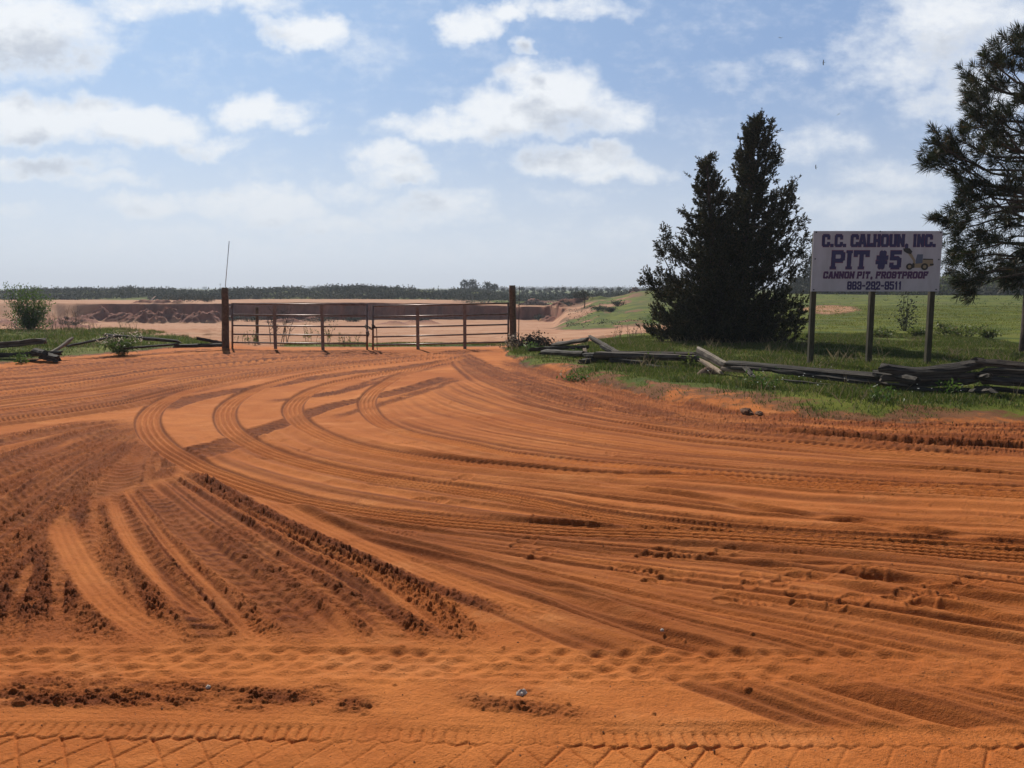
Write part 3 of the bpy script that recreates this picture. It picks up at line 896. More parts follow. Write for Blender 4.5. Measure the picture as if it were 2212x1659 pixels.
# tyre lines across the floor of the pit
for k in range(26):
    c0 = rng.uniform(-22, 12); sl_ = rng.uniform(-.9, .3); ww = rng.uniform(.12, .3)
    dd = (X2g - (c0 + sl_ * (Y2g - 26) + 6 * np.sin((Y2g - 26) * .05 + k))) / math.hypot(1, sl_)
    Z2 += np.where(flat_floor, -.035 * np.exp(-(dd / ww) ** 2) + .03 * np.exp(-((np.abs(dd) - ww * 1.8) / ww) ** 2), 0)
nz = fbm(x2f * .12, y2f * .12, 4, .6, seed=12)
hillm = sstep(54, 61, Y2g + 10 * (nz - .5)) * sstep(U(1200), U(1250), uu + .09 * (fbm(x2f * .35, y2f * .2, 4, .6, seed=18) - .5)) * sstep(260, 140, Y2g)
hillm = np.maximum(hillm, sstep(U(1540), U(1580), uu))
nearg = np.interp(XX[0, 0] * 0 + u2, [U(1290), U(1330), U(1420), U(1540)], [26, 29, 31, 32])
hillm = np.maximum(hillm, sstep(U(1240), U(1300), uu) * sstep(1, -1, Y2g - nearg[None, :] - 3 * (nz - .5)))
brown = sstep(U(1330), U(1230), uu + .03 * (nz - .5)) * sstep(70, 95, Y2g)
hillm = hillm * (1 - .7 * brown)
hillm = hillm * (1 - .9 * sstep(.56, .66, fbm(x2f * .22, y2f * .16, 4, .6, seed=19)) * sstep(U(1440), U(1330), uu))
bare = 1.25 * np.exp(-(((uu - U(1795)) / U(1106 + 85)) ** 2 + ((Y2g - 56) / 11) ** 2) * 1.3) * (nz + .35)
hillm = hillm * (1 - sstep(.35, .62, bare))
leftg = sstep(32, 30, Y2g + 2 * (nz - .5)) * sstep(U(330), U(220), uu)
veg = sstep(163, 172, Y2g + 8 * (nz - .5)) * sstep(U(1095), U(1060), uu + .01 * (nz - .5))
mixed = .8 * sstep(.44, .60, fbm(x2f * .09, y2f * .16, 4, .6, seed=15)) * sstep(116, 124, Y2g) * sstep(U(960), U(1060), uu)
farveg = sstep(205, 230, Y2g + 12 * (nz - .5)) * (Y2g < 5000)
GR2 = np.clip(np.maximum.reduce([hillm, leftg, veg, mixed, farveg]), 0, 1)
F2 = interp_cols(uu.ravel(), Y2g.ravel(), 1).reshape(uu.shape)
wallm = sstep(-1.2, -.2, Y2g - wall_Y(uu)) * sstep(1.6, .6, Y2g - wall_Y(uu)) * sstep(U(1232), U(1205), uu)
mound = np.zeros(uu.shape)
for (mpx, mY, sx, sy, h) in MOUNDS:
    mound = np.maximum(mound, np.exp(-(((X2g - U(mpx) * mY) / sx) ** 2 + ((Y2g - mY) / sy) ** 2)))
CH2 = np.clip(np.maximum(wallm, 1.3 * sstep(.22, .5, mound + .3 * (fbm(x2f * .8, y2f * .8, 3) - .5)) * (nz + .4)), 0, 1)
idx2 = np.arange(Z2.size).reshape(Z2.shape)
q2 = np.stack([idx2[:-1, :-1], idx2[:-1, 1:], idx2[1:, 1:], idx2[1:, :-1]], -1).reshape(-1, 4)
pit_me = make_mesh('pit_floor', np.stack([X2g, Y2g, Z2], -1).reshape(-1, 3), q2)
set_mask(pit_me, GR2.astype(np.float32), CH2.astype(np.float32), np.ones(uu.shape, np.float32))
pit = obj('pit_floor', pit_me)
pit['kind'] = 'structure'


# ------------------------------------------------------------------ materials
def new_mat(name):
    m = bpy.data.materials.new(name)
    m.use_nodes = True
    t = NT(m.node_tree)
    for nd in list(t.n): t.n.remove(nd)
    out = t.node('ShaderNodeOutputMaterial')
    b = t.node('ShaderNodeBsdfPrincipled')
    t.l.new(b.outputs[0], out.inputs[0])
    b.inputs['Roughness'].default_value = .9
    b.inputs['Specular IOR Level'].default_value = .25
    return m, t, b


def soil_material():
    m, t, b = new_mat('soil')
    at = t.node('ShaderNodeVertexColor', layer_name='soil')
    sp = t.node('ShaderNodeSeparateColor'); t.l.new(at.outputs[0], sp.inputs[0])
    grass, churn, pitv = sp.outputs[0], sp.outputs[1], sp.outputs[2]
    tc = t.node('ShaderNodeTexCoord'); v = tc.outputs['Object']
    big = t.noise(t.vmath('MULTIPLY', v, (.6, 1.3, 1.0)), .45, 5, .62); mid = t.noise(v, 3.0, 5, .6); fine = t.noise(v, 60.0, 4, .65)
    dry = t.mix(t.ramp(big, .3, .7), (.40, .113, .024), (.545, .180, .044))
    dry = t.mix(t.math('MULTIPLY', t.ramp(t.noise(t.vmath('MULTIPLY', v, (.8, 1.6, 1.0)), 1.3, 6, .7), .50, .72), .7), dry, (.59, .225, .072))
    dry = t.mix(t.math('MULTIPLY', t.ramp(mid, .35, .75), .5), dry, (.34, .090, .019))
    damp_and_shade = t.mix(t.ramp(mid, .3, .7), (.105, .024, .0055), (.175, .042, .0095))  # colour of wet turned earth and of the painted groove shade
    pitc = t.mix(t.ramp(big, .3, .7), (.34, .155, .078), (.42, .215, .120))
    pits = t.noise(t.vmath('MULTIPLY', v, (.06, .5, .3)), 1.0, 5, .65)
    pitc = t.mix(t.math('MULTIPLY', t.ramp(pits, .45, .7), .6), pitc, (.50, .32, .205))
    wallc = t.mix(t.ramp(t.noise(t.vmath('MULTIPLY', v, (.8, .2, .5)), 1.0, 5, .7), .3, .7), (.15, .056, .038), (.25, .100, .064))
    sand = t.mix(churn, dry, damp_and_shade)
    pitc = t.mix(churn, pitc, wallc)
    soil = t.mix(pitv, sand, pitc)
    grit = t.math('MULTIPLY', t.math('SUBTRACT', fine, .5), .55)
    soil = t.mix(1.0, soil, soil)
    hs = t.node('ShaderNodeHueSaturation'); t.put(hs.inputs['Color'], soil)
    t.put(hs.inputs['Value'], t.math('ADD', 1.0, grit))
    gcol = t.mix(t.ramp(t.noise(v, .5, 5, .65), .35, .65), (.052, .076, .008), (.130, .142, .012))
    gcol = t.mix(t.math('MULTIPLY', t.ramp(t.noise(v, 6.0, 4, .7), .5, .75), .6), gcol, (.024, .036, .010))
    gcol = t.mix(t.math('MULTIPLY', t.ramp(t.noise(v, .18, 3, .6), .52, .7), .5), gcol, (.11, .095, .034))
    gm = t.math('ADD', grass, t.math('MULTIPLY', t.math('SUBTRACT', t.noise(v, 4.0, 4, .7), .5), 1.3))
    humus = t.mix(t.ramp(mid, .35, .7), (.085, .045, .025), (.18, .085, .040))
    c0 = t.mix(t.math('MULTIPLY', t.math('MULTIPLY', t.ramp(t.math('ADD', gm, .10), .06, .40), t.ramp(grass, .005, .10)), .85), hs.outputs[0], humus)
    c = t.mix(t.math('MULTIPLY', t.ramp(gm, .42, .72), t.ramp(grass, .005, .10)), c0, gcol)
    t.put(b.inputs['Base Color'], c)
    b.inputs['Roughness'].default_value = .95
    b.inputs['Specular IOR Level'].default_value = .12
    bp = t.node('ShaderNodeBump'); bp.inputs['Strength'].default_value = .7; bp.inputs['Distance'].default_value = .016
    t.put(bp.inputs['Height'], t.math('ADD', t.noise(v, 90.0, 4, .7), t.math('MULTIPLY', t.noise(v, 24.0, 3, .6), .8)))
    t.l.new(bp.outputs[0], b.inputs['Normal'])
    return m


SOIL = soil_material()
ground_me.materials.append(SOIL); pit_me.materials.append(SOIL)


def leaf_mat(name, c1, c2, trans=.35, rough=.6, c3=None):
    """leaves: colour varies with the 'tint' of each leaf; part of the light comes through"""
    m = bpy.data.materials.new(name); m.use_nodes = True
    t = NT(m.node_tree)
    for nd in list(t.n): t.n.remove(nd)
    out = t.node('ShaderNodeOutputMaterial')
    at = t.node('ShaderNodeVertexColor', layer_name='tint')
    sp = t.node('ShaderNodeSeparateColor'); t.l.new(at.outputs[0], sp.inputs[0])
    c = t.mix(sp.outputs[0], c1, c2)
    if c3: c = t.mix(t.ramp(sp.outputs[1], .80, .95), c, c3)
    d = t.node('ShaderNodeBsdfPrincipled'); t.put(d.inputs['Base Color'], c)
    d.inputs['Roughness'].default_value = rough; d.inputs['Specular IOR Level'].default_value = .25
    tr = t.node('ShaderNodeBsdfTranslucent'); t.put(tr.inputs[0], c)
    mx = t.node('ShaderNodeMixShader'); mx.inputs[0].default_value = trans
    t.l.new(d.outputs[0], mx.inputs[1]); t.l.new(tr.outputs[0], mx.inputs[2])
    t.l.new(mx.outputs[0], out.inputs[0])
    return m


def norm(a):
    return a / np.maximum(np.linalg.norm(a, axis=-1, keepdims=True), 1e-9)


def leaves_mesh(name, pos, dirs, L, Wd, mat, r, tint=None, shape='leaf'):
    pos = np.asarray(pos, float); n = len(pos)
    a = norm(np.asarray(dirs, float))
    b = norm(np.cross(a, r.normal(size=(n, 3))))
    L = np.broadcast_to(np.asarray(L, float), (n,))[:, None]; Wd = np.broadcast_to(np.asarray(Wd, float), (n,))[:, None]
    if shape == 'leaf':
        q = np.stack([pos, pos + a * L * .5 + b * Wd * .5, pos + a * L, pos + a * L * .5 - b * Wd * .5], 1)
    else:                                     # blade: wide foot, pointed tip
        mid = pos + a * L * .55
        tip = pos + a * L + np.array([0, 0, -1.0]) * L * .12 + b * 0
        q = np.stack([pos - b * Wd * .5, pos + b * Wd * .5, mid + b * Wd * .35, tip], 1)
    f = np.arange(n * 4).reshape(n, 4)
    me = make_mesh(name, q.reshape(-1, 3), f, mat, smooth=False)
    at = me.color_attributes.new('tint', 'FLOAT_COLOR', 'POINT')
    c = np.ones((n, 4), np.float32)
    c[:, 0] = r.random(n) if tint is None else np.clip(tint, 0, 1)
    c[:, 1] = r.random(n)
    at.data.foreach_set('color', np.repeat(c, 4, 0).ravel())
    return me


def wood_mat(name, c1, c2, sx=1.5, sy=22, rough=.85, bump=.5):
    m, t, b = new_mat(name)
    tc = t.node('ShaderNodeTexCoord'); v = t.vmath('MULTIPLY', tc.outputs['Object'], (sx, sy, sy))
    n1 = t.noise(v, 1.0, 6, .65); n2 = t.noise(tc.outputs['Object'], 5.0, 4, .6)
    c = t.mix(t.ramp(n1, .32, .68), c1, c2)
    c = t.mix(t.math('MULTIPLY', t.ramp(n2, .5, .75), .5), c, tuple(x * .55 for x in c1))
    t.put(b.inputs['Base Color'], c); b.inputs['Roughness'].default_value = rough
    bp = t.node('ShaderNodeBump'); bp.inputs['Strength'].default_value = bump; bp.inputs['Distance'].default_value = .02
    t.put(bp.inputs['Height'], n1); t.l.new(bp.outputs[0], b.inputs['Normal'])
    return m


def plain_mat(name, c, rough=.6, metal=0.0, c2=None, scale=8.0, bump=0.0):
    m, t, b = new_mat(name)
    if c2:
        tc = t.node('ShaderNodeTexCoord'); n = t.noise(tc.outputs['Object'], scale, 5, .65)
        t.put(b.inputs['Base Color'], t.mix(t.ramp(n, .38, .65), c, c2))
        if bump:
            bp = t.node('ShaderNodeBump'); bp.inputs['Strength'].default_value = bump; bp.inputs['Distance'].default_value = .01
            t.put(bp.inputs['Height'], n); t.l.new(bp.outputs[0], b.inputs['Normal'])
    else:
        b.inputs['Base Color'].default_value = (*c, 1)
    b.inputs['Roughness'].default_value = rough; b.inputs['Metallic'].default_value = metal
    b.inputs['Specular IOR Level'].default_value = .4
    return m


GALV = plain_mat('rusty_painted_steel', (.13, .075, .056), .40, .30, (.19, .125, .10), 9.0)
GALVTOP = plain_mat('worn_steel', (.40, .37, .35), .38, .7, (.22, .15, .12), 5.0)
CHAIN = plain_mat('dark_chain_steel', (.05, .045, .042), .5, .6, (.10, .06, .04), 30)
BRASS = plain_mat('padlock_metal', (.35, .33, .32), .4, .8)
STRAP = plain_mat('rusty_strap', (.22, .09, .035), .8, .1, (.12, .05, .03), 20)
POSTW = wood_mat('post_wood', (.095, .058, .038), (.165, .105, .068), 22, 22)
DARKLOG = wood_mat('dark_split_rail', (.014, .012, .010), (.095, .080, .064), 1.2, 38, bump=1.0)
BROWNLOG = wood_mat('brown_split_rail', (.028, .021, .016), (.135, .105, .080), 1.2, 38, bump=1.0)
GREYLOG = wood_mat('weathered_rail', (.17, .135, .10), (.36, .30, .23), bump=1.0)
TANLOG = wood_mat('tan_rail', (.24, .17, .115), (.40, .30, .21))
LUMBER = wood_mat('treated_lumber', (.038, .033, .020), (.075, .064, .038), 22, 3, .8, .3)
BARK = wood_mat('bark', (.035, .027, .022), (.085, .064, .05), 12, 12, .9, .9)
TWIG = plain_mat('dry_twigs', (.10, .065, .045), .9, 0, (.19, .13, .09), 10)
STEM = plain_mat('green_stems', (.07, .075, .03), .8, 0, (.11, .10, .05), 10)
STEEL = plain_mat('pale_rod_steel', (.33, .34, .36), .45, .5)
DARKROD = plain_mat('dark_rod', (.07, .05, .042), .7, .2)

CEDARLEAF = leaf_mat('cedar_leaf', (.016, .018, .009), (.050, .050, .020), .25, .7, (.085, .060, .028))
PINELEAF = leaf_mat('pine_needle', (.012, .018, .006), (.034, .043, .014), .25, .55, (.09, .055, .022))
BUSHLEAF = leaf_mat('bush_leaf', (.055, .085, .018), (.150, .175, .038), .45, .55, (.17, .15, .07))
FIELDGRASS = leaf_mat('field_grass', (.055, .080, .010), (.190, .200, .022), .45, .5, (.24, .20, .07))
SCRUBLEAF = leaf_mat('scrub_leaf', (.018, .023, .016), (.048, .052, .028), .2, .8, (.07, .06, .04))
FARLEAF = leaf_mat('far_leaf', (.014, .019, .012), (.034, .042, .020), .2, .8)
GRASSLEAF = leaf_mat('grass_blade', (.022, .042, .010), (.115, .145, .026), .45, .5, (.24, .19, .085))
WEEDLEAF = leaf_mat('weed_leaf', (0.045, 0.090, 0.015), (0.105, 0.165, 0.034), .45, .5)
SEEDHEAD = leaf_mat('seed_heads', (0.336, 0.272, 0.216), (0.496, 0.424, 0.352), .5, .8)
DRYLEAF = leaf_mat('dry_grass', (0.150, 0.112, 0.064), (0.255, 0.203, 0.120), .35, .8)
WHITEFLOWER = leaf_mat('white_petals', (.55, .55, .50), (.75, .75, .72), .4, .6)


# ------------------------------------------------------------------ split rails
def rail(name, label, a, b, h, w=None, mat=DARKLOG, taper=1.0, bend=0.0, seg=9, group=None, cat='log', wedge=.35):
    """a split rail between two points; h is its thickness"""
    a, b = Vector(a), Vector(b)
    w = w or h * 1.1
    L = (b - a).length
    vs, fs, n = [], [], 7
    rr = random.Random(hash(name + label) % 9999 if False else int(a.x * 1000 + b.y * 777) & 0xffff)
    sm = .4 if mat in (GREYLOG, TANLOG) else 1.0
    prof = [1 + rr.uniform(-.32, .26) * sm for _ in range(n)]
    prof[2] *= 1 - wedge * .6
    for i in range(seg + 1):
        t = i / seg
        k = 1 + (taper - 1) * t
        oy, oz = rr.uniform(-1, 1) * h * .07 * sm, rr.uniform(-1, 1) * h * .06 * sm + bend * math.sin(math.pi * t)
        if i in (0, seg): k *= .93
        for q in range(n):
            an = 2 * math.pi * (q + .5) / n
            sx = math.copysign(abs(math.cos(an)) ** .55, math.cos(an)); sz = math.copysign(abs(math.sin(an)) ** .55, math.sin(an))
            r_ = prof[q] * (1 + rr.uniform(-.13, .13) * sm) * k
            jx = rr.uniform(-.09, .09) if i in (0, seg) else 0
            vs.append((-L / 2 + L * t + jx, oy + sx * w * .5 * r_, oz + sz * h * .5 * r_))
    for i in range(seg):
        for q in range(n):
            q2 = (q + 1) % n
            fs.append((i * n + q, i * n + q2, (i + 1) * n + q2, (i + 1) * n + q))
    fs.append(tuple(range(n))[::-1]); fs.append(tuple(seg * n + q for q in range(n)))
    o = obj(name, make_mesh(name, vs, fs, mat, False))
    d = (b - a).normalized()
    o.rotation_euler = d.to_track_quat('X', 'Z').to_euler()
    o.location = (a + b) / 2
    return tag(o, label, cat, group)


RF = 'old split rails lying along the right verge'
LF = 'old split rails lying along the left verge'


def railpx(label, p0, Y0, p1, Y1, hpx, mat=DARKLOG, group=RF, wpx=None, **k):
    s = (Y0 + Y1) / 2 / FPX
    if group == RF and mat is not GREYLOG and mat is not TANLOG: hpx *= (1.15 if p0[0] < 1895 else .92); p0 = (p0[0], p0[1] - 2); p1 = (p1[0], p1[1] - 2)
    if group == LF: hpx *= .82
    return rail('split_rail', label, P(*p0, Y0), P(*p1, Y1), hpx * s, (wpx or hpx * 1.15) * s, mat, group=group, **k)


railpx('brown slab rail lying highest beside the brush heap near the right gate post', (1196, 748), 18.0, (1271, 736), 17.4, 9, BROWNLOG, wpx=16)
railpx('dark rail end low under the brown slab, half hidden in weeds', (1150, 757), 17.8, (1262, 752), 17.0, 9)
railpx('steeply tilted brown rail propped up on the broken rail pile', (1276, 731), 16.9, (1342, 769), 15.6, 9, BROWNLOG)
railpx('short pale stub standing in the broken rail pile', (1263, 753), 16.6, (1266, 768), 16.4, 9, TANLOG, wpx=8)
railpx('short dark log lying end-on at the left foot of the rail pile', (1256, 786), 15.6, (1290, 778), 15.9, 13)
railpx('dark chunk jammed in the middle of the broken rail pile', (1262, 772), 15.9, (1320, 770), 15.7, 14)
railpx('long thin rail on top between the rail pile and the pale log', (1322, 764), 15.7, (1512, 767), 14.9, 6, BROWNLOG)
railpx('long thick dark rail under the thin one, left of the pale log', (1292, 769), 15.6, (1512, 777), 14.8, 14, BROWNLOG)
railpx('short dark rail sunk in weeds below the long thick rail', (1317, 779), 15.4, (1398, 787), 15.0, 8)
railpx('thin black rail flat in the grass left of the pale log', (1398, 792), 14.9, (1480, 802), 14.4, 6)
railpx('big pale weathered log propped up at an angle in front of the cedar', (1507, 757), 14.6, (1571, 791), 13.6, 18, GREYLOG, wpx=20, taper=.8, wedge=.1)
railpx('slim tan log leaning under the pale weathered log', (1513, 776), 14.4, (1558, 806), 13.5, 9, TANLOG)
railpx('tan split block crossing the foot of the pale weathered log', (1566, 797), 13.6, (1613, 801), 13.3, 10, TANLOG)
railpx('crooked black stub hanging from the tan split block', (1608, 794), 13.3, (1627, 815), 12.9, 9)
railpx('thin weathered rail tangled between the top and middle rails in front of the sign', (1580, 797), 13.4, (1760, 804), 12.6, 7, BROWNLOG)
railpx('short dark rail wedged across the left end of the right-hand stack', (1890, 806), 11.9, (1975, 822), 11.1, 11)
railpx('dark rail lying low between the brush heap and the rail pile', (1170, 762), 17.2, (1262, 766), 16.2, 10)
railpx('broken rail stub leaning on the rail pile from the right', (1300, 752), 16.2, (1352, 776), 15.5, 9)
railpx('long dark top rail running right from the tan block past the sign posts', (1570, 786), 13.6, (1918, 817), 11.8, 12, DARKLOG)
railpx('long dark middle rail under the top one in front of the sign', (1665, 800), 13.0, (1914, 831), 11.75, 11)
railpx('low black rail in the grass in front of the sign', (1692, 825), 12.5, (1905, 848), 11.6, 9)
railpx('big gnarled log on top of the right-hand stack', (1905, 797), 11.5, (2122, 786), 11.2, 24, DARKLOG, bend=-.085)
railpx('thick black log second from the top of the right-hand stack', (1912, 820), 11.45, (2112, 813), 11.15, 17, BROWNLOG, bend=-.03)
railpx('black log third from the top of the right-hand stack', (1945, 834), 11.4, (2104, 827), 11.1, 15)
railpx('short greyish rail end sticking out left of the right-hand stack', (1907, 830), 11.35, (1955, 835), 11.2, 9, BROWNLOG)
railpx('lowest black log of the right-hand stack, down in the grass', (1920, 845), 11.3, (2085, 845), 11.05, 13)
railpx('reddish brown end of the top rail leaving the photo at the right', (2110, 783), 11.2, (2300, 801), 10.9, 15, BROWNLOG)
railpx('thick black second rail leaving the photo at the right', (2122, 804), 11.1, (2300, 812), 10.8, 19)
railpx('thick black third rail leaving the photo at the right', (2118, 822), 11.05, (2300, 834), 10.7, 19)
railpx('lowest dark rail leaving the photo at the right', (2116, 840), 11.0, (2300, 858), 10.6, 12)
railpx('black cross log under the joint at the right photo edge', (2098, 848), 11.25, (2142, 846), 10.7, 14)
railpx('black cross log in the middle of the joint at the right photo edge', (2100, 822), 11.4, (2136, 814), 10.8, 15)
# left verge
railpx('squared dark brown beam at the left photo edge', (-60, 750), 17.6, (94, 736), 17.9, 17, BROWNLOG, LF, wedge=0)
railpx('long dark rail under the squared beam at the left photo edge', (-60, 770), 17.4, (128, 763), 17.8, 16, DARKLOG, LF)
railpx('lowest dark rail in weeds at the left photo edge', (-60, 784), 17.2, (80, 779), 17.5, 9, DARKLOG, LF)
railpx('short black cross log under the end of the squared beam', (72, 757), 17.6, (96, 763), 17.3, 15, DARKLOG, LF)
railpx('pale forked weathered log sticking up left of the seed-head weeds', (95, 768), 17.6, (153, 733), 18.2, 7, GREYLOG, LF, taper=1.3, bend=-.03)
railpx('dark rail end behind the foot of the pale forked log', (88, 768), 17.5, (126, 776), 17.2, 18, DARKLOG, LF)
railpx('dark thin rail rising right behind the pale forked log', (145, 748), 18.4, (248, 727), 19.0, 7, DARKLOG, LF)
railpx('dark rail sloping down to the right behind the seed-head weeds', (228, 724), 19.1, (388, 738), 20.0, 9, DARKLOG, LF)
railpx('low dark rail in grass left of the gate post', (272, 752), 18.9, (384, 743), 19.9, 7, DARKLOG, LF)
railpx('short broken rail end beside the left gate post', (428, 731), 20.4, (478, 740), 20.7, 9, DARKLOG, LF)
railpx('rotten dark rail flat on the ground left of the gate post', (380, 748), 20.1, (474, 746), 20.5, 10, DARKLOG, LF)

# ------------------------------------------------------------------ gate
def lerp_pt(a, b, t): return a + (b - a) * t


def gate_leaf(label, xl, Yl, xr, Yr, topl, topr, rails_l, rails_r, braces, endl, endr):
    """xl.. picture columns of the ends, rails_* picture rows of the rails at the ends"""
    a0 = P(xl, endl[1], Yl)
    t = thing('farm_gate', label, 'gate', (a0.x, a0.y, 0), 'leaves of the double farm gate')
    o = Vector((a0.x, a0.y, 0))
    for rl, rr_ in zip(rails_l, rails_r):
        m = MB(); m.tube([P(xl, rl, Yl) - o, P((xl + xr) / 2, (rl + rr_) / 2 + .5, (Yl + Yr) / 2) - o, P(xr, rr_, Yr) - o], .0215, 10)
        m.build('rail', GALV, t, True)
    for (px, yt, yb) in braces:
        k = (px - xl) / (xr - xl); Y = Yl + (Yr - Yl) * k - .028
        A, B = P(px, yt, Y) - o, P(px, yb, Y) - o
        m = MB(); m.box((A + B) / 2, (.086, .007, (A - B).length)); m.build('brace', GALV, t)
    for px, Y, (yt, yb) in ((xl, Yl, endl), (xr, Yr, endr)):
        A, B = P(px, yt, Y) - o, P(px, yb, Y) - o
        m = MB(); m.tube([A, B], .027, 10); m.build('upright', GALV, t, True)
    return t, o


lg, lo = gate_leaf('left leaf of the steel tube gate, hung on the post with the tall rod', 502, 21.2, 793, 20.7, 0, 0,
                   [656, 679.7, 703.1, 721.9, 739.7, 757], [658, 681.8, 705.6, 724.2, 742.7, 758.6],
                   [(593.6, 657, 754), (696.4, 658, 759)], (654.5, 752), (656, 763))
rg, ro = gate_leaf('right leaf of the steel tube gate, sagging towards the chain', 805.7, 20.6, 1098, 21.4, 0, 0,
                   [661, 684.6, 707.4, 727.8, 745.3, 762], [655, 678.2, 701, 719.9, 738.7, 754],
                   [(902.4, 662, 761), (1004, 657.5, 758)], (660, 766), (653, 752))
for (t, o, px, Y, ys, d) in ((lg, lo, 502, 21.2, (664, 684), -1), (rg, ro, 1098, 21.4, (664, 735), 1)):
    for y in ys:
        c = P(px, y, Y) - o
        m = MB(); m.tube([c, c + Vector((d * .12, 0, 0))], .012, 8); m.tube([c + Vector((d * .02, 0, -.035)), c + Vector((d * .02, 0, .035))], .03, 8)
        m.build('hinge', GALV, t, True)


def round_post(name, label, px, ytop, ybot, Y, r0, r1, cat='post', mat=POSTW, group=None, seg=14):
    top_, bot = P(px[0], ytop, Y), P(px[1], ybot, Y)
    bot = Vector((bot.x, bot.y, bot.z - .12))
    m = MB()
    n = 10
    pts = [bot + (top_ - bot) * (i / n) + Vector((math.sin(i * 1.9) * .004, 0, 0)) for i in range(n + 1)]
    m.tube(pts, [r1 + (r0 - r1) * (i / n) for i in range(n + 1)], seg, True, .012)
    o = m.build(name, mat, None, True)
    return tag(o, label, cat, group)


round_post('gate_post', 'thick round wooden gate post with a tall thin rod rising from its top', (485.8, 487), 621.5, 752, 21.2, .089, .096, group='big round gate posts')
round_post('gate_post', 'thick round wooden gate post right of the gate beside a dark thin rod', (1106.5, 1109), 616.4, 750, 21.4, .084, .092, group='big round gate posts')
round_post('wooden_post', 'short slim wooden post standing behind the left gate leaf', (555.3, 555.3), 663.8, 738, 25.0, .047, .049)
m = MB(); m.tube([P(487, 626, 21.2) + Vector((0, -.03, 0)), P(495.1, 521, 21.2)], .0095, 8)
tag(m.build('metal_rod', STEEL, None, True), 'tall thin grey rod leaning right from the top of the left gate post', 'rod')
m = MB(); m.tube([P(1120.2, 745, 21.0), P(1121.8, 617.7, 21.0)], .011, 8)
tag(m.build('metal_rod', DARKROD, None, True), 'thin dark rod standing in the ground right of the right gate post', 'rod')


# chain, padlock and strap
def torus_link(m, c, ax, r=.026, th=.0075, stretch=1.35):
    ax = Vector(ax).normalized(); b = ax.cross(Vector((.3, .8, .5))).normalized(); d = ax.cross(b).normalized()
    pts = [Vector(c) + ax * (r * stretch * math.cos(t)) + b * (r * .8 * math.sin(t)) for t in np.linspace(0, 2 * math.pi, 11)]
    m.tube(pts, th, 6, False)


ch = thing('gate_chain', 'dark knotted chain tying the two gate leaves together', 'chain', tuple(P(799, 708, 20.55)))
co = P(799, 708, 20.55)
random.seed(3)
loops = [[(790, 702), (796, 706), (801, 709), (806, 706), (811, 709)], [(788, 704), (791, 709), (797, 708), (803, 712), (809, 704)],
         [(792, 709), (793, 714), (792, 719), (793.5, 724)], [(796, 716), (797, 721), (795, 726)], [(804, 702), (808, 703), (811, 706)]]
for lp in loops:
    for i in range(len(lp) - 1):
        a, b = P(*lp[i], 20.58), P(*lp[i + 1], 20.5)
        n = max(2, int((b - a).length / .05))
        for k in range(n):
            m = MB()
            c = lerp_pt(a, b, (k + .5) / n) - co + Vector((random.uniform(-.006, .006), random.uniform(-.03, .03), random.uniform(-.006, .006)))
            torus_link(m, c, (b - a) + Vector((random.uniform(-.03, .03), random.uniform(-.04, .04), random.uniform(-.03, .03))))
            m.build('link', CHAIN, ch, True)
pl = thing('padlock', 'small grey padlock hanging on the knotted gate chain', 'padlock', tuple(P(793.5, 712, 20.5)))
m = MB(); m.box((0, 0, -.03), (.05, .025, .045)); m.build('lock_body', BRASS, pl)
m = MB(); m.tube([(.017 * math.cos(t), 0, .0 + .03 * math.sin(t)) for t in np.linspace(0, math.pi, 9)], .0045, 6, False); m.build('shackle', BRASS, pl, True)
m = MB(); q0 = P(813.4, 708, 20.55)
m.tube([q0, P(814.2, 730, 20.55), P(814.6, 750, 20.55), P(815.6, 768, 20.5)], [.011, .010, .009, .008], 6, True, .1)
tag(m.build('hanging_strap', STRAP, None, True), 'rusty strap hanging from the gate beside the chain down to the sand', 'strap')

# ------------------------------------------------------------------ sign
SY = 15.5
TL, BR = P(1757.5, 499, SY), P(2028, 629.5, SY)
PW, PH = BR.x - TL.x, TL.z - BR.z
sgn = thing('pit_sign', 'large white board on three wooden posts with blue lettering and a loader picture', 'sign', ((TL.x + BR.x) / 2, SY, .12))
so = Vector(((TL.x + BR.x) / 2, SY, .12))
SIGNW, st_, sb_ = new_mat('sign_white')
tcs = st_.node('ShaderNodeTexCoord')
st_.put(sb_.inputs['Base Color'], st_.mix(st_.ramp(st_.noise(st_.vmath('MULTIPLY', tcs.outputs['Object'], (2, 2, .7)), 2.0, 5, .65), .3, .75), (.43, .42, .48), (.34, .33, .37)))
sb_.inputs['Roughness'].default_value = .4
NAVY = plain_mat('sign_navy', (.014, .013, .085), .45)
MAROON = plain_mat('sign_red', (.13, .022, .080), .45)
PURPLE = plain_mat('sign_purple', (.045, .010, .075), .45)
BLACK = plain_mat('sign_black', (.012, .012, .013), .5)
TANP = plain_mat('sign_tan', (.24, .185, .115), .5)
GLASS = plain_mat('sign_glass_blue', (.07, .09, .15), .4)
m = MB(); m.box((0, 0, TL.z - PH / 2 - .12), (PW, .016, PH)); m.build('board', SIGNW, sgn)
for px, pb in ((1758.5, 783), (1886, 787), (2015, 792)):
    g_ = P(px, 640, SY)
    zb = zg(g_.x, SY)
    m = MB(); m.box((g_.x - so.x, .008 + .047, ((TL.z - .04) + zb - .1) / 2 - .12), (.094, .09, TL.z - .04 - zb + .1))
    m.build('post', LUMBER, sgn)
for bx, bz in ((.02, .02), (.515, .008), (.985, .025), (.02, .46), (.982, .47), (.02, .972), (.5, .97), (.975, .968)):
    m = MB(); c = Vector((-PW / 2 + bx * PW, -.008, TL.z - bz * PH - .12))
    m.tube([c, c + Vector((0, -.008, 0))], .014, 8); m.build('bolt', BLACK, sgn)

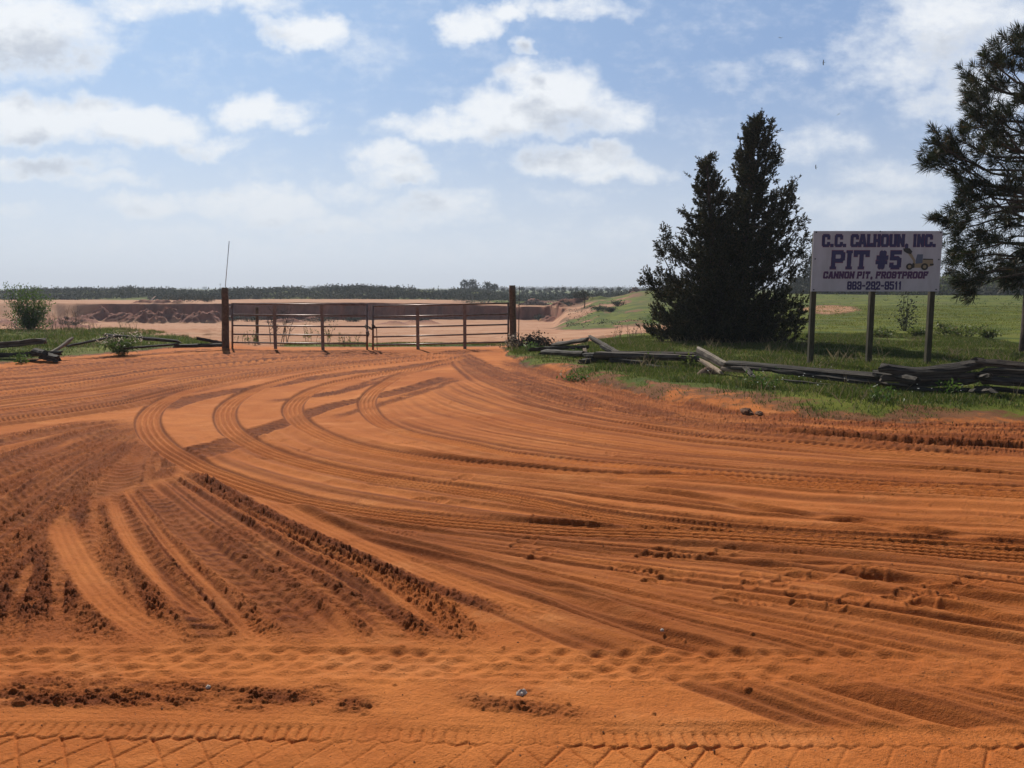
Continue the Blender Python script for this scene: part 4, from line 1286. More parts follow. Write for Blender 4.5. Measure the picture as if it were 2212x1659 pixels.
_oct = [(1, .78), (1, .86), (.82, 1), (.18, 1), (0, .86), (0, .14), (.18, 0), (.82, 0), (1, .14), (1, .22)]
_ring = [(1, .5), (1, .86), (.82, 1), (.18, 1), (0, .86), (0, .14), (.18, 0), (.82, 0), (1, .14), (1, .5)]
_P = [(0, 0), (0, 1), (.8, 1), (1, .88), (1, .60), (.8, .46), (0, .46)]
GL = {'C': [_oct], 'O': [_ring], '0': [_ring], 'A': [[(0, 0), (.36, 1), (.64, 1), (1, 0)], [(.2, .27), (.8, .27)]], 'L': [[(0, 1), (0, 0), (1, 0), (1, .12)]],
      'H': [[(0, 0), (0, 1)], [(1, 0), (1, 1)], [(0, .5), (1, .5)]], 'U': [[(0, 1), (0, .14), (.18, 0), (.82, 0), (1, .14), (1, 1)]],
      'N': [[(0, 0), (0, 1)], [(0, 1), (1, 0)], [(1, 0), (1, 1)]], 'I': [[(.5, 0), (.5, 1)]], 'P': [_P], 'R': [_P, [(.5, .46), (1, 0)]],
      'T': [[(0, .86), (0, 1), (1, 1), (1, .86)], [(.5, 0), (.5, 1)]], 'F': [[(0, 0), (0, 1), (1, 1), (1, .86)], [(0, .5), (.75, .5)]],
      'S': [[(1, .74), (1, .86), (.82, 1), (.18, 1), (0, .86), (0, .66), (.2, .54), (.8, .46), (1, .34), (1, .14), (.82, 0), (.18, 0), (0, .14), (0, .26)]],
      '5': [[(.98, 1), (.02, 1), (.02, .60), (.75, .62), (1, .50), (1, .14), (.82, 0), (.18, 0), (0, .12), (0, .17)]],
      '#': [[(.28, 0), (.42, 1)], [(.62, 0), (.76, 1)], [(0, .34), (.92, .34)], [(.08, .66), (1, .66)]],
      '8': [[(.2, .52), (0, .64), (0, .88), (.18, 1), (.82, 1), (1, .88), (1, .64), (.8, .52), (.2, .52), (0, .4), (0, .14), (.18, 0), (.82, 0), (1, .14), (1, .4), (.8, .52)]],
      '6': [[(1, .78), (1, .86), (.82, 1), (.18, 1), (0, .86), (0, .14), (.18, 0), (.82, 0), (1, .14), (1, .42), (.82, .55), (0, .5)]],
      '9': [[(0, .22), (0, .14), (.18, 0), (.82, 0), (1, .14), (1, .86), (.82, 1), (.18, 1), (0, .86), (0, .58), (.18, .45), (1, .5)]],
      '3': [[(0, .76), (0, .86), (.18, 1), (.82, 1), (1, .86), (1, .64), (.8, .52), (.35, .52)], [(.8, .52), (1, .4), (1, .14), (.82, 0), (.18, 0), (0, .14), (0, .24)]],
      '2': [[(0, .74), (0, .86), (.18, 1), (.82, 1), (1, .86), (1, .62), (0, .08), (0, 0), (1, 0)]],
      '1': [[(.2, .82), (.6, 1), (.6, 0)]], '-': [[(.1, .45), (.9, .45)]], '.': [[(.5, 0), (.5, .01)]], ',': [[(.55, .02), (.35, -.2)]]}


def glyph_mesh(acc, ch_, x0, x1, y0, y1, T, grow=0.0, slab=0.0, slant=0.0, rows=30):
    """fills one character into quads; T is the stroke width"""
    w, h = x1 - x0, y1 - y0
    sx, sy = max(w - T, 1e-4), max(h - T, 1e-4)
    dx = .003
    nx = int((w + .06 + abs(slant) * h) / dx); ny = rows + 8
    gx = x0 - .03 + (np.arange(nx) + .5) * dx
    gy = np.linspace(y0 - .25 * h, y1 + .05 * h, ny)
    dy = gy[1] - gy[0]
    X, Y = np.meshgrid(gx, gy)
    Xs = X - slant * (Y - y0)
    D = np.full(X.shape, 9.0)
    strokes = [list(s) for s in GL[ch_]]
    segs = []
    for s in strokes:
        for a, b in zip(s[:-1], s[1:]): segs.append((a, b, T))
    if slab > 0 and ch_ in 'PITNHUARFL':
        feet = {'P': [(0, 0)], 'I': [(.5, 0), (.5, 1)], 'T': [(.5, 0)], 'N': [(0, 0), (1, 1)], 'H': [(0, 0), (0, 1), (1, 0), (1, 1)], 'U': [(0, 1), (1, 1)],
                'A': [(0, 0), (1, 0)], 'R': [(0, 0), (1, 0)], 'F': [(0, 0)], 'L': [(0, 1)]}[ch_]
        for fx, fy in feet:
            segs.append(((fx - slab / sx, fy + (.0 if fy == 0 else 0)), (fx + slab / sx, fy), T * .62))
    for (ax, ay), (bx, by), th in segs:
        p0 = np.array([x0 + T / 2 + ax * sx, y0 + T / 2 + ay * sy]); p1 = np.array([x0 + T / 2 + bx * sx, y0 + T / 2 + by * sy])
        if th < T:
            off = (T - th) / 2 * (-1 if ay < .5 else 1); p0[1] += off; p1[1] += off
        if ay == by or ax == bx:
            cx, cy = (p0 + p1) / 2; hx, hy = abs(p1[0] - p0[0]) / 2, abs(p1[1] - p0[1]) / 2
            d = np.maximum(np.abs(Xs - cx) - hx, np.abs(Y - cy) - hy)
        else:
            v = p1 - p0; t = np.clip(((Xs - p0[0]) * v[0] + (Y - p0[1]) * v[1]) / (v @ v), 0, 1)
            d = np.hypot(Xs - p0[0] - t * v[0], Y - p0[1] - t * v[1])
        D = np.minimum(D, d - th / 2)
    ins = D < grow
    for j in range(ny):
        row = ins[j].astype(np.int8)
        e = np.flatnonzero(np.diff(np.concatenate([[0], row, [0]])))
        for a, b in zip(e[::2], e[1::2]):
            xa, xb = gx[0] - dx / 2 + a * dx, gx[0] - dx / 2 + b * dx
            acc.append(((xa, gy[j] - dy / 2), (xb, gy[j] - dy / 2), (xb, gy[j] + dy / 2), (xa, gy[j] + dy / 2)))


def U_(x, y):            # board coordinates from the enlarged view of the board
    return -PW / 2 + (x - 195) / 1785 * PW, TL.z - .12 - (y - 109) / 862 * PH


def quads_obj(name, acc, yoff, mat, parent):
    v = []; f = []
    for q in acc:
        f.append(tuple(range(len(v), len(v) + len(q)))); v += [(p[0], -.008 - yoff, p[1]) for p in q]
    return obj(name, make_mesh(name, v, f, mat, False), parent)


def lettering(items, ytop, ybot, T, mat, outline, grow, slab=0, slant=0):
    a, b = [], []
    _, z1 = U_(0, ytop); _, z0 = U_(0, ybot)
    for c, xa, xb in items:
        X0, _ = U_(xa, 0); X1, _ = U_(xb, 0)
        if c in '.,':
            cx = (X0 + X1) / 2; TT = min(X1 - X0, T * 1.15)
            glyph_mesh(a, c, cx - TT / 2, cx + TT / 2, z0, z0 + (TT if c == '.' else z1 - z0), TT, 0, 0, slant)
            if outline: glyph_mesh(b, c, cx - TT / 2, cx + TT / 2, z0, z0 + (TT if c == '.' else z1 - z0), TT, grow, 0, slant)
            continue
        glyph_mesh(a, c, X0, X1, z0, z1, T, 0, slab, slant)
        if outline: glyph_mesh(b, c, X0, X1, z0, z1, T, grow, slab, slant)
    o = quads_obj('lettering', a, .0045, mat, sgn)
    if outline: quads_obj('letter_outline', b, .0025, outline, o)
    return o


def words(items, *a, **k):
    '''items: list of words, each a list of (letter, left, right)'''
    for w_ in items: lettering(w_, *a, **k)


words([[('C', 317, 425), ('.', 432, 478), ('C', 492, 602), ('.', 606, 652)], [('C', 712, 822), ('A', 822, 932), ('L', 940, 1022), ('H', 1028, 1122), ('O', 1130, 1242),
        ('U', 1250, 1350), ('N', 1356, 1458), (',', 1468, 1512)], [('I', 1572, 1628), ('N', 1634, 1730), ('C', 1738, 1846), ('.', 1848, 1892)]],
      156, 336, .050, NAVY, MAROON, .006, .012)
words([[('P', 455, 640), ('I', 650, 752), ('T', 762, 980)], [('#', 1072, 1240), ('5', 1266, 1424)]], 388, 652, .074, NAVY, MAROON, .006, .035, .02)


def spread(text, xa, xb, wid, base, lp, rp_):
    tot = sum(wid.get(c, base) for c in text)
    out, cur, x = [], [], xa
    for c in text:
        w_ = wid.get(c, base) * (xb - xa) / tot
        if c == ' ':
            out.append(cur); cur = []
        else: cur.append((c, x + lp, x + w_ - rp_))
        x += w_
    return out + [cur]


words(spread('CANNON PIT, FROSTPROOF', 348, 1812, {'I': 40, ' ': 32, ',': 44}, 73, 2, 5), 686, 786, .031, PURPLE, MAROON, .0025, .010, .10)
words(spread('863-292-9511', 692, 1456, {'-': 52, '1': 50}, 66, 3, 5), 829, 945, .027, NAVY, PURPLE, .003)

# the wheel loader painted on the board
em = obj('loader_picture', None, sgn)


def poly(name, pts, off, mat):
    return quads_obj(name, [[U_(*p) for p in pts][::-1]], off, mat, em)


def disc(name, cx, cy, r, off, mat):
    return poly(name, [(cx + r * math.cos(t), cy + r * math.sin(t)) for t in np.linspace(0, 2 * math.pi, 22, endpoint=False)], off, mat)


poly('loader_body', [(1700, 515), (1870, 512), (1876, 600), (1800, 622), (1700, 632), (1600, 632), (1600, 570), (1700, 560)], .0025, TANP)
poly('loader_hood', [(1728, 500), (1865, 505), (1868, 518), (1728, 518)], .0045, BLACK)
poly('loader_cab', [(1645, 440), (1725, 440), (1722, 565), (1630, 575), (1625, 530)], .0045, GLASS)
poly('loader_arm', [(1500, 410), (1560, 420), (1620, 520), (1625, 590), (1600, 600), (1590, 530)], .0035, TANP)
poly('loader_bucket', [(1444, 356), (1530, 352), (1575, 400), (1555, 438), (1500, 425), (1455, 395)], .0055, BLACK)
poly('loader_bumper', [(1825, 575), (1882, 572), (1878, 598), (1830, 602)], .0055, BLACK)
for cx, cy, r in ((1545, 615, 47), (1755, 617, 50)):
    disc('loader_tyre', cx, cy, r, .0060, BLACK); disc('loader_hub', cx, cy, r * .5, .0075, TANP)
poly('loader_tyre', [(1590, 560), (1615, 575), (1615, 630), (1590, 640), (1575, 600)], .0052, BLACK)

# ------------------------------------------------------------------ the cedar
r = np.random.default_rng(21)
CY = 22.6
YT = [252, 275, 320, 350, 380, 420, 450, 480, 505, 535, 560, 590, 615, 640, 660, 695, 718, 735]
LFT = [1630, 1616, 1600, 1598, 1590, 1578, 1556, 1540, 1525, 1500, 1490, 1470, 1460, 1450, 1440, 1420, 1410, 1440]
RGT = [1642, 1645, 1668, 1688, 1686, 1712, 1722, 1730, 1716, 1712, 1722, 1726, 1730, 1732, 1735, 1742, 1738, 1720]
YT2 = [338, 360, 398, 421, 447, 465, 493, 512, 538, 560, 591, 612, 632, 659, 695, 718, 735]
LF2 = [1524, 1512, 1502, 1503, 1506, 1480, 1486, 1436, 1432, 1424, 1402, 1398, 1418, 1404, 1382, 1392, 1420]
RG2 = [1534, 1546, 1560, 1566, 1572, 1580, 1590, 1590, 1590, 1590, 1590, 1590, 1590, 1590, 1590, 1590, 1590]
cedar_base = P(1575, 736, CY); cedar_base.z = zg(cedar_base.x, CY)
cedar = thing('cedar_tree', 'dense dark cedar with two pointed tops beside the white sign', 'tree', tuple(cedar_base))


def cedar_stem(base_px, tip, yt, lf, rg, n, pos, dirs, Ls, twigs, yc=0.0):
    tipP = P(tip[0], tip[1], CY + yc)
    baseP = P(base_px, 735, CY + yc); baseP.z = cedar_base.z
    ax = [baseP + (tipP - baseP) * t + Vector((.05 * math.sin(5 * t), .05 * math.cos(4 * t) - .05, 0)) for t in np.linspace(0, 1, 9)]
    m.tube([p - cedar_base for p in ax], [.13 * (1 - t) ** .8 + .012 for t in np.linspace(0, 1, 9)], 8)
    for k in range(n):
        y = r.choice(YB, p=WB) + r.uniform(-6, 6)
        y = np.clip(y, yt[0] + 3, 733)
        t = (y - tip[1]) / (735 - tip[1])
        cpx = tip[0] + (base_px - tip[0]) * t
        l = (cpx - np.interp(y, yt, lf)) * CY / FPX; rr_ = (np.interp(y, yt, rg) - cpx) * CY / FPX
        ph = r.uniform(0, 2 * math.pi)
        cphi = math.cos(ph)
        reach = (l * (1 - cphi) / 2 + rr_ * (1 + cphi) / 2)
        reach = max(reach, .06) * (r.uniform(.86, 1.03) if r.random() < .55 else r.uniform(.35, .9))
        if r.random() < .10: reach *= .5
        lift = r.uniform(.35, 1.0) * min(reach, .9)
        end = P(cpx, y, CY + yc); end = Vector((end.x + cphi * reach, CY + yc + math.sin(ph) * reach * .95, end.z))
        st = Vector((end.x - cphi * reach, CY + yc, max(end.z - lift, cedar_base.z + .12)))
        mid = st + (end - st) * .5 + Vector((0, 0, -.08 * reach))
        if k % 3 == 0: twigs.append((st - cedar_base, mid - cedar_base, end - cedar_base, .012 + .012 * reach))
        bd = norm(np.array(end - mid))
        ns = int(6 + 8 * min(reach, 1.6))
        for j in range(ns):
            q = (r.uniform(.45, 1.0) if r.random() < .8 else r.uniform(.1, .5)) if reach > .3 else r.uniform(0, 1)
            c = np.array(st + (mid - st) * (q * 2) if q < .5 else mid + (end - mid) * (q * 2 - 1)) - np.array(cedar_base)
            sd = norm(bd * .8 + np.array([0, 0, .75]) + r.normal(size=3) * .55)
            sl_ = r.uniform(.14, .30)
            nl = 30
            tt = r.uniform(0, 1, nl)
            p = c + r.normal(size=3) * .05 + sd * (tt[:, None] * sl_)
            d = sd + r.normal(size=(nl, 3)) * .5
            pos.append(p); dirs.append(d); Ls.append(r.uniform(.055, .11, nl) * (1.1 - .4 * tt))


YB = np.arange(258, 732, 3.0); WB = (YB - 150) ** .8; WB = WB / WB.sum()
m = MB(); pos, dirs, Ls, twigs = [], [], [], []
cedar_stem(1580, (1637, 252), YT, LFT, RGT, 500, pos, dirs, Ls, twigs)
YB = np.arange(344, 732, 3.0); WB = (YB - 300) / (YB - 300).sum()
cedar_stem(1545, (1529, 338), YT2, LF2, RG2, 350, pos, dirs, Ls, twigs, -.25)
# side leader near the top and stray leaders at the flanks
for (bx, by, tx, ty, n) in ((1650, 330, 1667, 264, 26), (1655, 380, 1684, 332, 16), (1690, 470, 1714, 396, 22), (1700, 520, 1733, 478, 14), (1705, 590, 1742, 515, 26),
                            (1500, 470, 1477, 460, 8), (1470, 560, 1434, 498, 26), (1450, 590, 1422, 532, 16), (1440, 660, 1396, 590, 26), (1690, 700, 1744, 688, 14),
                            (1515, 420, 1516, 362, 12), (1440, 640, 1390, 610, 14), (1612, 300, 1612, 275, 8)):
    A, B = P(bx, by, CY - .1), P(tx, ty, CY - .1)
    twigs.append((A - cedar_base, (A + B) / 2 - cedar_base, B - cedar_base, .02))
    for k in range(n * 2):
        q = r.uniform(.1, 1.0)
        c = np.array(A + (B - A) * q - cedar_base) + r.normal(size=3) * .12 * (1.15 - q) * (n / 20)
        sd = norm(np.array((B - A).normalized()) + r.normal(size=3) * .5)
        nl = 15; tt = r.uniform(0, 1, nl)
        pos.append(c + sd * (tt[:, None] * .2)); dirs.append(sd + r.normal(size=(nl, 3)) * .6); Ls.append(r.uniform(.06, .11, nl))
m.build('trunk', BARK, cedar, True)
m = MB()
for (a, b, c, rad) in twigs: m.tube([a, b, c], [rad, rad * .65, .005], 5, False)
m.build('limbs', BARK, cedar, True)
pos = np.vstack(pos); dirs = np.vstack(dirs); Ls = np.concatenate(Ls)
obj('crown', leaves_mesh('crown', pos, dirs, Ls, Ls * .32, CEDARLEAF, r), cedar)

# broad-leaved seedlings at the cedar's left foot
def leafy(name, label, cat, base, stems, leafn, LL, mat, stem_mat, group=None, seed=1, stem_r=.01, spread=.25, lw=.45, droop=0.0, leaf_from=.3):
    """stems: list of tip offsets; leaves scattered round the outer part of each stem"""
    rr_ = np.random.default_rng(seed)
    t = thing(name, label, cat, tuple(base), group)
    m_ = MB(); ps, ds = [], []
    for tip in stems:
        tip = np.array(tip, float); b0 = np.array([tip[0] * .12, tip[1] * .12, -.03])
        mid = b0 + (tip - b0) * .5 + np.array([-tip[0] * .10, -tip[1] * .10, .05 * np.linalg.norm(tip)]) + rr_.normal(size=3) * .03 * np.linalg.norm(tip)
        m_.tube([b0, mid, tip], [stem_r, stem_r * .7, stem_r * .3], 5, False)
        n = leafn
        q = rr_.uniform(leaf_from, 1.03, n)[:, None]
        c = np.where(q < .5, b0 + (mid - b0) * q * 2, mid + (tip - mid) * (q * 2 - 1)) + rr_.normal(size=(n, 3)) * spread * (.35 + .65 * (1.1 - np.abs(q - .6)))
        d = rr_.normal(size=(n, 3)) + np.array([0, 0, .35 - droop]) + .6 * (c - c.mean(0)) / (spread + .01) * .3
        ps.append(c); ds.append(d)
    m_.build('stems', stem_mat, t, True)
    ps = np.vstack(ps); ds = np.vstack(ds)
    obj('leaves', leaves_mesh('leaves', ps, ds, rr_.uniform(.6, 1.3, len(ps)) * LL, rr_.uniform(.8, 1.2, len(ps)) * LL * lw, mat, rr_), t)
    return t


def fan_stems(n, h, w, seed, hv=.25):
    rr_ = np.random.default_rng(seed)
    out = []
    for k in range(n):
        a = rr_.uniform(0, 6.28); q = math.sqrt(rr_.random())
        out.append((w * q * math.cos(a), w * q * math.sin(a), h * (1 - hv * q * rr_.random()) * rr_.uniform(.72, 1.0)))
    return out


b = on_ground(1412, 722)
leafy('leafy_bush', 'light green leafy bush at the left foot of the cedar', 'bush', b, fan_stems(14, .72, .38, 4), 26, .075, WEEDLEAF, STEM, seed=4, spread=.10)

# ------------------------------------------------------------------ bush on the left verge
b = on_ground(66, 713)
s = .9 * b.y / FPX
tips = [(-32, -92), (-40, -108), (-12, -100), (2, -98), (30, -100), (38, -84), (48, -70), (52, -48), (-44, -60), (-50, -40), (-20, -80), (14, -84), (24, -70),
        (-6, -72), (40, -55), (-30, -55), (10, -60), (-36, -75), (45, -30), (-45, -22), (56, -20), (20, -92), (-22, -106), (0, -50), (33, -45)]
st = [(x * s, random.uniform(-.45, .45), -y * s) for x, y in tips for _ in (0, 1)]
leafy('round_bush', 'tall green bush standing alone on the left verge', 'bush', b, st, 105, .085, WEEDLEAF, STEM, seed=8, stem_r=.013, spread=.09, lw=.38, leaf_from=.22)

# dry twigs to its right, other weeds
def twiggy(label, px, py, h, w, n, seed, mat=TWIG, name='dry_weed', cat='weed', group=None, leaves=0, leafmat=None, rad=.006):
    rr_ = random.Random(seed); rn = np.random.default_rng(seed)
    b_ = on_ground(px, py)
    t = thing(name, label, cat, tuple(b_), group)
    m_ = MB(); ps, ds = [], []
    for k in range(n):
        x0, y0 = rr_.uniform(-w, w) * .8, rr_.uniform(-.25, .25)
        hh = h * rr_.uniform(.55, 1.0); lx = rr_.uniform(-.35, .35) * hh
        pts = [Vector((x0, y0, -.05)), Vector((x0 + lx * .4, y0 + rr_.uniform(-.05, .05), hh * .5)), Vector((x0 + lx, y0 + rr_.uniform(-.1, .1), hh))]
        m_.tube(pts, [rad, rad * .8, rad * .4], 4, False)
        for q in range(4):
            tq = rr_.uniform(.3, .95); a = pts[0].lerp(pts[2], tq)
            e = a + Vector((rr_.uniform(-.22, .22), rr_.uniform(-.15, .15), rr_.uniform(.05, .25))) * hh
            m_.tube([a, e], [rad * .6, rad * .3], 4, False)
            for _ in range(leaves):
                ps.append(np.array(a.lerp(e, rr_.random())) + rn.normal(size=3) * .02); ds.append(rn.normal(size=3) + np.array([0, 0, .3]))
    m_.build('stems', mat, t, True)
    if ps:
        obj('leaves', leaves_mesh('leaves', np.array(ps), np.array(ds), rn.uniform(.04, .08, len(ps)), rn.uniform(.02, .035, len(ps)), leafmat, rn), t)
    return t


twiggy('bare brown twigs right of the tall bush on the left verge', 128, 716, .75, .55, 16, 1)
twiggy('taller bare reddish twigs above the pit edge at the left', 158, 716, .95, .35, 14, 2)
twiggy('low dry stalks at the end of the left verge grass', 195, 718, .45, .4, 12, 3)
twiggy('pale dry weed fan standing against the pit floor', 282, 722, .62, .35, 12, 4, plain_mat('straw', (.30, .22, .12), .9), rad=.005)
twiggy('dark bare weed clump behind the left gate leaf', 600, 742, 1.25, .30, 9, 5, BARK, leaves=2, leafmat=SCRUBLEAF, rad=.012)
twiggy('sprawling green leafed weed behind the left gate leaf', 690, 746, .72, .5, 9, 6, STEM, leaves=5, leafmat=BUSHLEAF)
twiggy('small leafed weed just left of the gate chain', 755, 748, .45, .35, 8, 7, STEM, leaves=3, leafmat=BUSHLEAF)
twiggy('thin pale weed stalks at the foot of the left gate leaf', 535, 744, .38, .35, 12, 8, plain_mat('straw_green', (.20, .19, .08), .9), leaves=2, leafmat=WEEDLEAF)
twiggy('small flowering weeds at the foot of the right gate post', 1112, 752, .45, .22, 10, 9, STEM, leaves=4, leafmat=SEEDHEAD)
twiggy('spindly weed sticking out of the brush heap', 1163, 738, .5, .12, 5, 10, TWIG, leaves=3, leafmat=SCRUBLEAF)
twiggy('dry stalks on the sandy rim right of the broken rails', 1360, 733, .5, .7, 14, 11, TWIG, leaves=1, leafmat=DRYLEAF)

# weeds with pale seed heads on the left verge
b = on_ground(262, 768)
t = leafy('seed_head_weed', 'dense weed clump with many pale pink seed heads', 'weed', b, fan_stems(46, .44, .45, 31, .3), 16, .13, WEEDLEAF, STEM, seed=31, stem_r=.004, spread=.05, lw=.16)
ps = np.array([(x + r.normal() * .05, y + r.normal() * .05, z + r.normal() * .05) for x, y, z in fan_stems(85, .50, .60, 33, .3)])
ps[:, 2] = np.maximum(ps[:, 2], .3)
sh_ = obj('seed_heads', leaves_mesh('seed_heads', np.repeat(ps, 3, 0) + r.normal(size=(255, 3)) * .02, r.normal(size=(255, 3)) + [0, 0, .8], .05, .025, SEEDHEAD, r), t); sh_['kind'] = 'stuff'
for lab, px, py, h, w, sd, mt in (('bright green broad weed under the squared beam', 45, 785, .28, .3, 41, WEEDLEAF), ('bright green weed beside the stub in the rail pile', 1246, 772, .3, .18, 42, WEEDLEAF),
                                  ('bright weed leaves beside the brush heap', 1150, 760, .3, .35, 43, WEEDLEAF), ('dark green weed at the left foot of the pale log', 1487, 795, .36, .25, 44, BUSHLEAF),
                                  ('leafy weed growing through the middle of the long thick rail', 1402, 790, .34, .2, 45, WEEDLEAF), ('low bright weed in front of the rail pile', 1245, 812, .14, .4, 46, WEEDLEAF),
                                  ('leafy green weeds below the tan split block', 1650, 838, .34, .5, 47, WEEDLEAF), ('yellowish weed between the logs of the right-hand stack', 2128, 838, .42, .12, 48, WEEDLEAF),
                                  ('bright leafy weed under the right-hand stack', 2045, 852, .2, .25, 49, WEEDLEAF), ('green weed in front of the low black rail', 1905, 868, .2, .3, 50, WEEDLEAF)):
    leafy('broadleaf_weed', lab, 'weed', on_ground(px, py), fan_stems(16, h * .6, w * .75, sd, .5), 11, .062, mt, STEM, seed=sd, stem_r=.004, spread=.06, lw=.5)

# brush heap right of the right gate post
b = on_ground(1150, 752)
t = thing('brush_heap', 'dark heap of dead brush beside the right gate post', 'brush heap', tuple(b))
m = MB()
for k in range(240):
    a = r.uniform(0, 6.28); q = r.random() ** .6
    c = Vector((.55 * q * math.cos(a), .4 * q * math.sin(a), r.uniform(0, .30) * (1 - q * q) + .01))
    d = Vector((r.normal() * 1.0, r.normal() * .7, r.normal() * .28)); d.normalize()
    L_ = r.uniform(.1, .32)
    m.tube([c - d * L_ * .5, c + Vector((r.normal(), r.normal(), r.normal())) * .02, c + d * L_ * .5], [.008, .008, .004], 4, False)
m.build('twigs', BARK, t)
pp = r.normal(size=(900, 3)) * [.26, .2, .1] + [0, 0, .1]
obj('dead_leaves', leaves_mesh('dead_leaves', pp, r.normal(size=(900, 3)), .07, .04, leaf_mat('dead_leaf', (.035, .028, .022), (.08, .06, .045), .1, .9), r), t)
# small dirt mound by the pale log
b = on_ground(1528, 808)
v = []; f = []
for i in range(9):
    for j in range(20):
        an = j / 20 * 6.283; rr_ = i / 8
        v.append((.20 * rr_ * math.cos(an), .16 * rr_ * math.sin(an), .13 * (1 - rr_ ** 2) * (1 + .4 * (random.random() - .5)) - .02))
for i in range(8):
    for j in range(20): f.append((i * 20 + j, i * 20 + (j + 1) % 20, (i + 1) * 20 + (j + 1) % 20, (i + 1) * 20 + j))
o = obj('dirt_mound', make_mesh('dirt_mound', v, f, plain_mat('mound_earth', (.075, .042, .025), .95, 0, (.13, .075, .043), 14, .8), True)); o.location = b
tag(o, 'small brown dirt mound under the pale weathered log', 'dirt mound')
# a dark clod at the bank and pale stones on the sand
def lump(name, label, cat, px, py, sx, sy, sz, mat, seed, group=None):
    rr_ = random.Random(seed); b_ = on_ground(px, py)
    v, f, n, k = [], [], 10, 6
    for i in range(k + 1):
        th = math.pi * i / k
        for j in range(n):
            an = 2 * math.pi * j / n; q = 1 + rr_.uniform(-.22, .22)
            v.append((sx * q * math.sin(th) * math.cos(an), sy * q * math.sin(th) * math.sin(an), sz * q * math.cos(th)))
    for i in range(k):
        for j in range(n): f.append((i * n + j, i * n + (j + 1) % n, (i + 1) * n + (j + 1) % n, (i + 1) * n + j))
    o_ = obj(name, make_mesh(name, v, f, mat, seed % 2 == 0)); o_.location = b_ + Vector((0, 0, sz * .5)); o_.rotation_euler = (0, 0, rr_.uniform(0, 3))
    return tag(o_, label, cat, group)


CLOD = plain_mat('dark_clod', (.095, .040, .020), .95, 0, (.17, .07, .03), 20, 1.0)
STONE = plain_mat('pale_stone', (.60, .50, .41), .8, 0, (.42, .33, .25), 30, .6)
lump('earth_clod', 'big dark clod of earth on the bank below the tan block', 'clod', 1612, 893, .12, .08, .045, CLOD, 1)
lump('earth_clod', 'smaller dark clod right beside the big one on the bank', 'clod', 1640, 896, .07, .05, .03, CLOD, 3)
lump('stone', 'grey white stone on the sand near the bottom middle', 'stone', 1126, 1502, .022, .016, .016, STONE, 5)
lump('stone', 'tiny white pebble in the wide rut left of the soft ridge', 'stone', 1430, 1363, .010, .008, .007, STONE, 6)
lump('stone', 'tiny pale pebble on the torn strip at the lower left', 'stone', 450, 1487, .011, .009, .009, STONE, 8)

# ------------------------------------------------------------------ pine at the right edge
PY = 18.0
pb = P(2219, 762, PY); pb.z = zg(pb.x, PY)
pine = thing('pine_tree', 'tall pine with long needles at the right edge of the photo', 'tree', tuple(pb))
m = MB()
H_ = 9.2
tr = [Vector((.02 * math.sin(t * 7) + .25 * t * t, .05 * math.sin(t * 5), t * H_)) for t in np.linspace(-.02, 1, 14)]
m.tube(tr, [.155 * (1 - t) ** .75 + .02 for t in np.linspace(0, 1, 14)], 10, True, .06)
m.build('trunk', BARK, pine, True)
clumps = [(2088, 163, 26), (2126, 128, 28), (2160, 118, 30), (2203, 72, 26), (2196, 110, 24), (2088, 211, 26), (2120, 190, 28), (2150, 175, 26), (2180, 150, 26), (2110, 222, 22), (2078, 273, 24), (2050, 300, 24),
          (2001, 312, 24), (1992, 350, 20), (2024, 335, 20), (2040, 322, 26), (2100, 262, 22), (2145, 252, 30), (2180, 245, 26), (2200, 215, 26), (2125, 285, 24), (2097, 326, 30), (2130, 330, 28), (2165, 300, 26), (2190, 325, 24),
          (2062, 350, 24), (2059, 388, 24), (2102, 398, 28), (2150, 407, 28), (2180, 400, 24), (2085, 430, 28), (2016, 470, 20), (2059, 446, 26), (2073, 479, 28), (2049, 500, 26), (2120, 450, 28),
          (2040, 542, 22), (2049, 566, 20), (2112, 503, 28), (2160, 455, 28), (2185, 490, 24), (2145, 520, 26), (2083, 575, 26), (2068, 610, 20), (2083, 628, 18), (2107, 590, 26), (2090, 545, 24),
          (2150, 570, 26), (2184, 575, 26), (2200, 545, 24), (2205, 605, 22), (2170, 605, 20), (2205, 440, 26), (2205, 370, 26), (2210, 280, 26)]
limbs = MB(); ps, ds, ls = [], [], []
rp = np.random.default_rng(77)


def tuft(c, d, n=48, L=.22):
    d = norm(np.asarray(d, float))
    ps.append(np.repeat(np.asarray(c)[None], n, 0) + d * rp.uniform(-.10, .03, n)[:, None])
    ds.append(d * rp.uniform(.25, 1.1, n)[:, None] + rp.normal(size=(n, 3)) * .50 + [0, 0, .06]); ls.append(rp.uniform(.7, 1.15, n) * L)


def clump(c, rad, root):
    c = np.array(c); root = np.array(root)
    mid = root + (c - root) * .55 + [0, 0, (-.10 if root[2] < c[2] else .07) * np.linalg.norm(c - root)]
    th = .013 + .014 * min(1.5, np.linalg.norm(c - root))
    limbs.tube([root, mid, c], [th, th * .7, .008], 6, False)
    for k in range(12):
        e = c + rp.normal(size=3) * rad * .50
        s0 = c + (mid - c) * rp.uniform(0, .35)
        limbs.tube([s0, e], [.006, .004], 4, False)
        tuft(e, (e - s0) + [0, 0, .1 * rad] + (c - root) * .25)


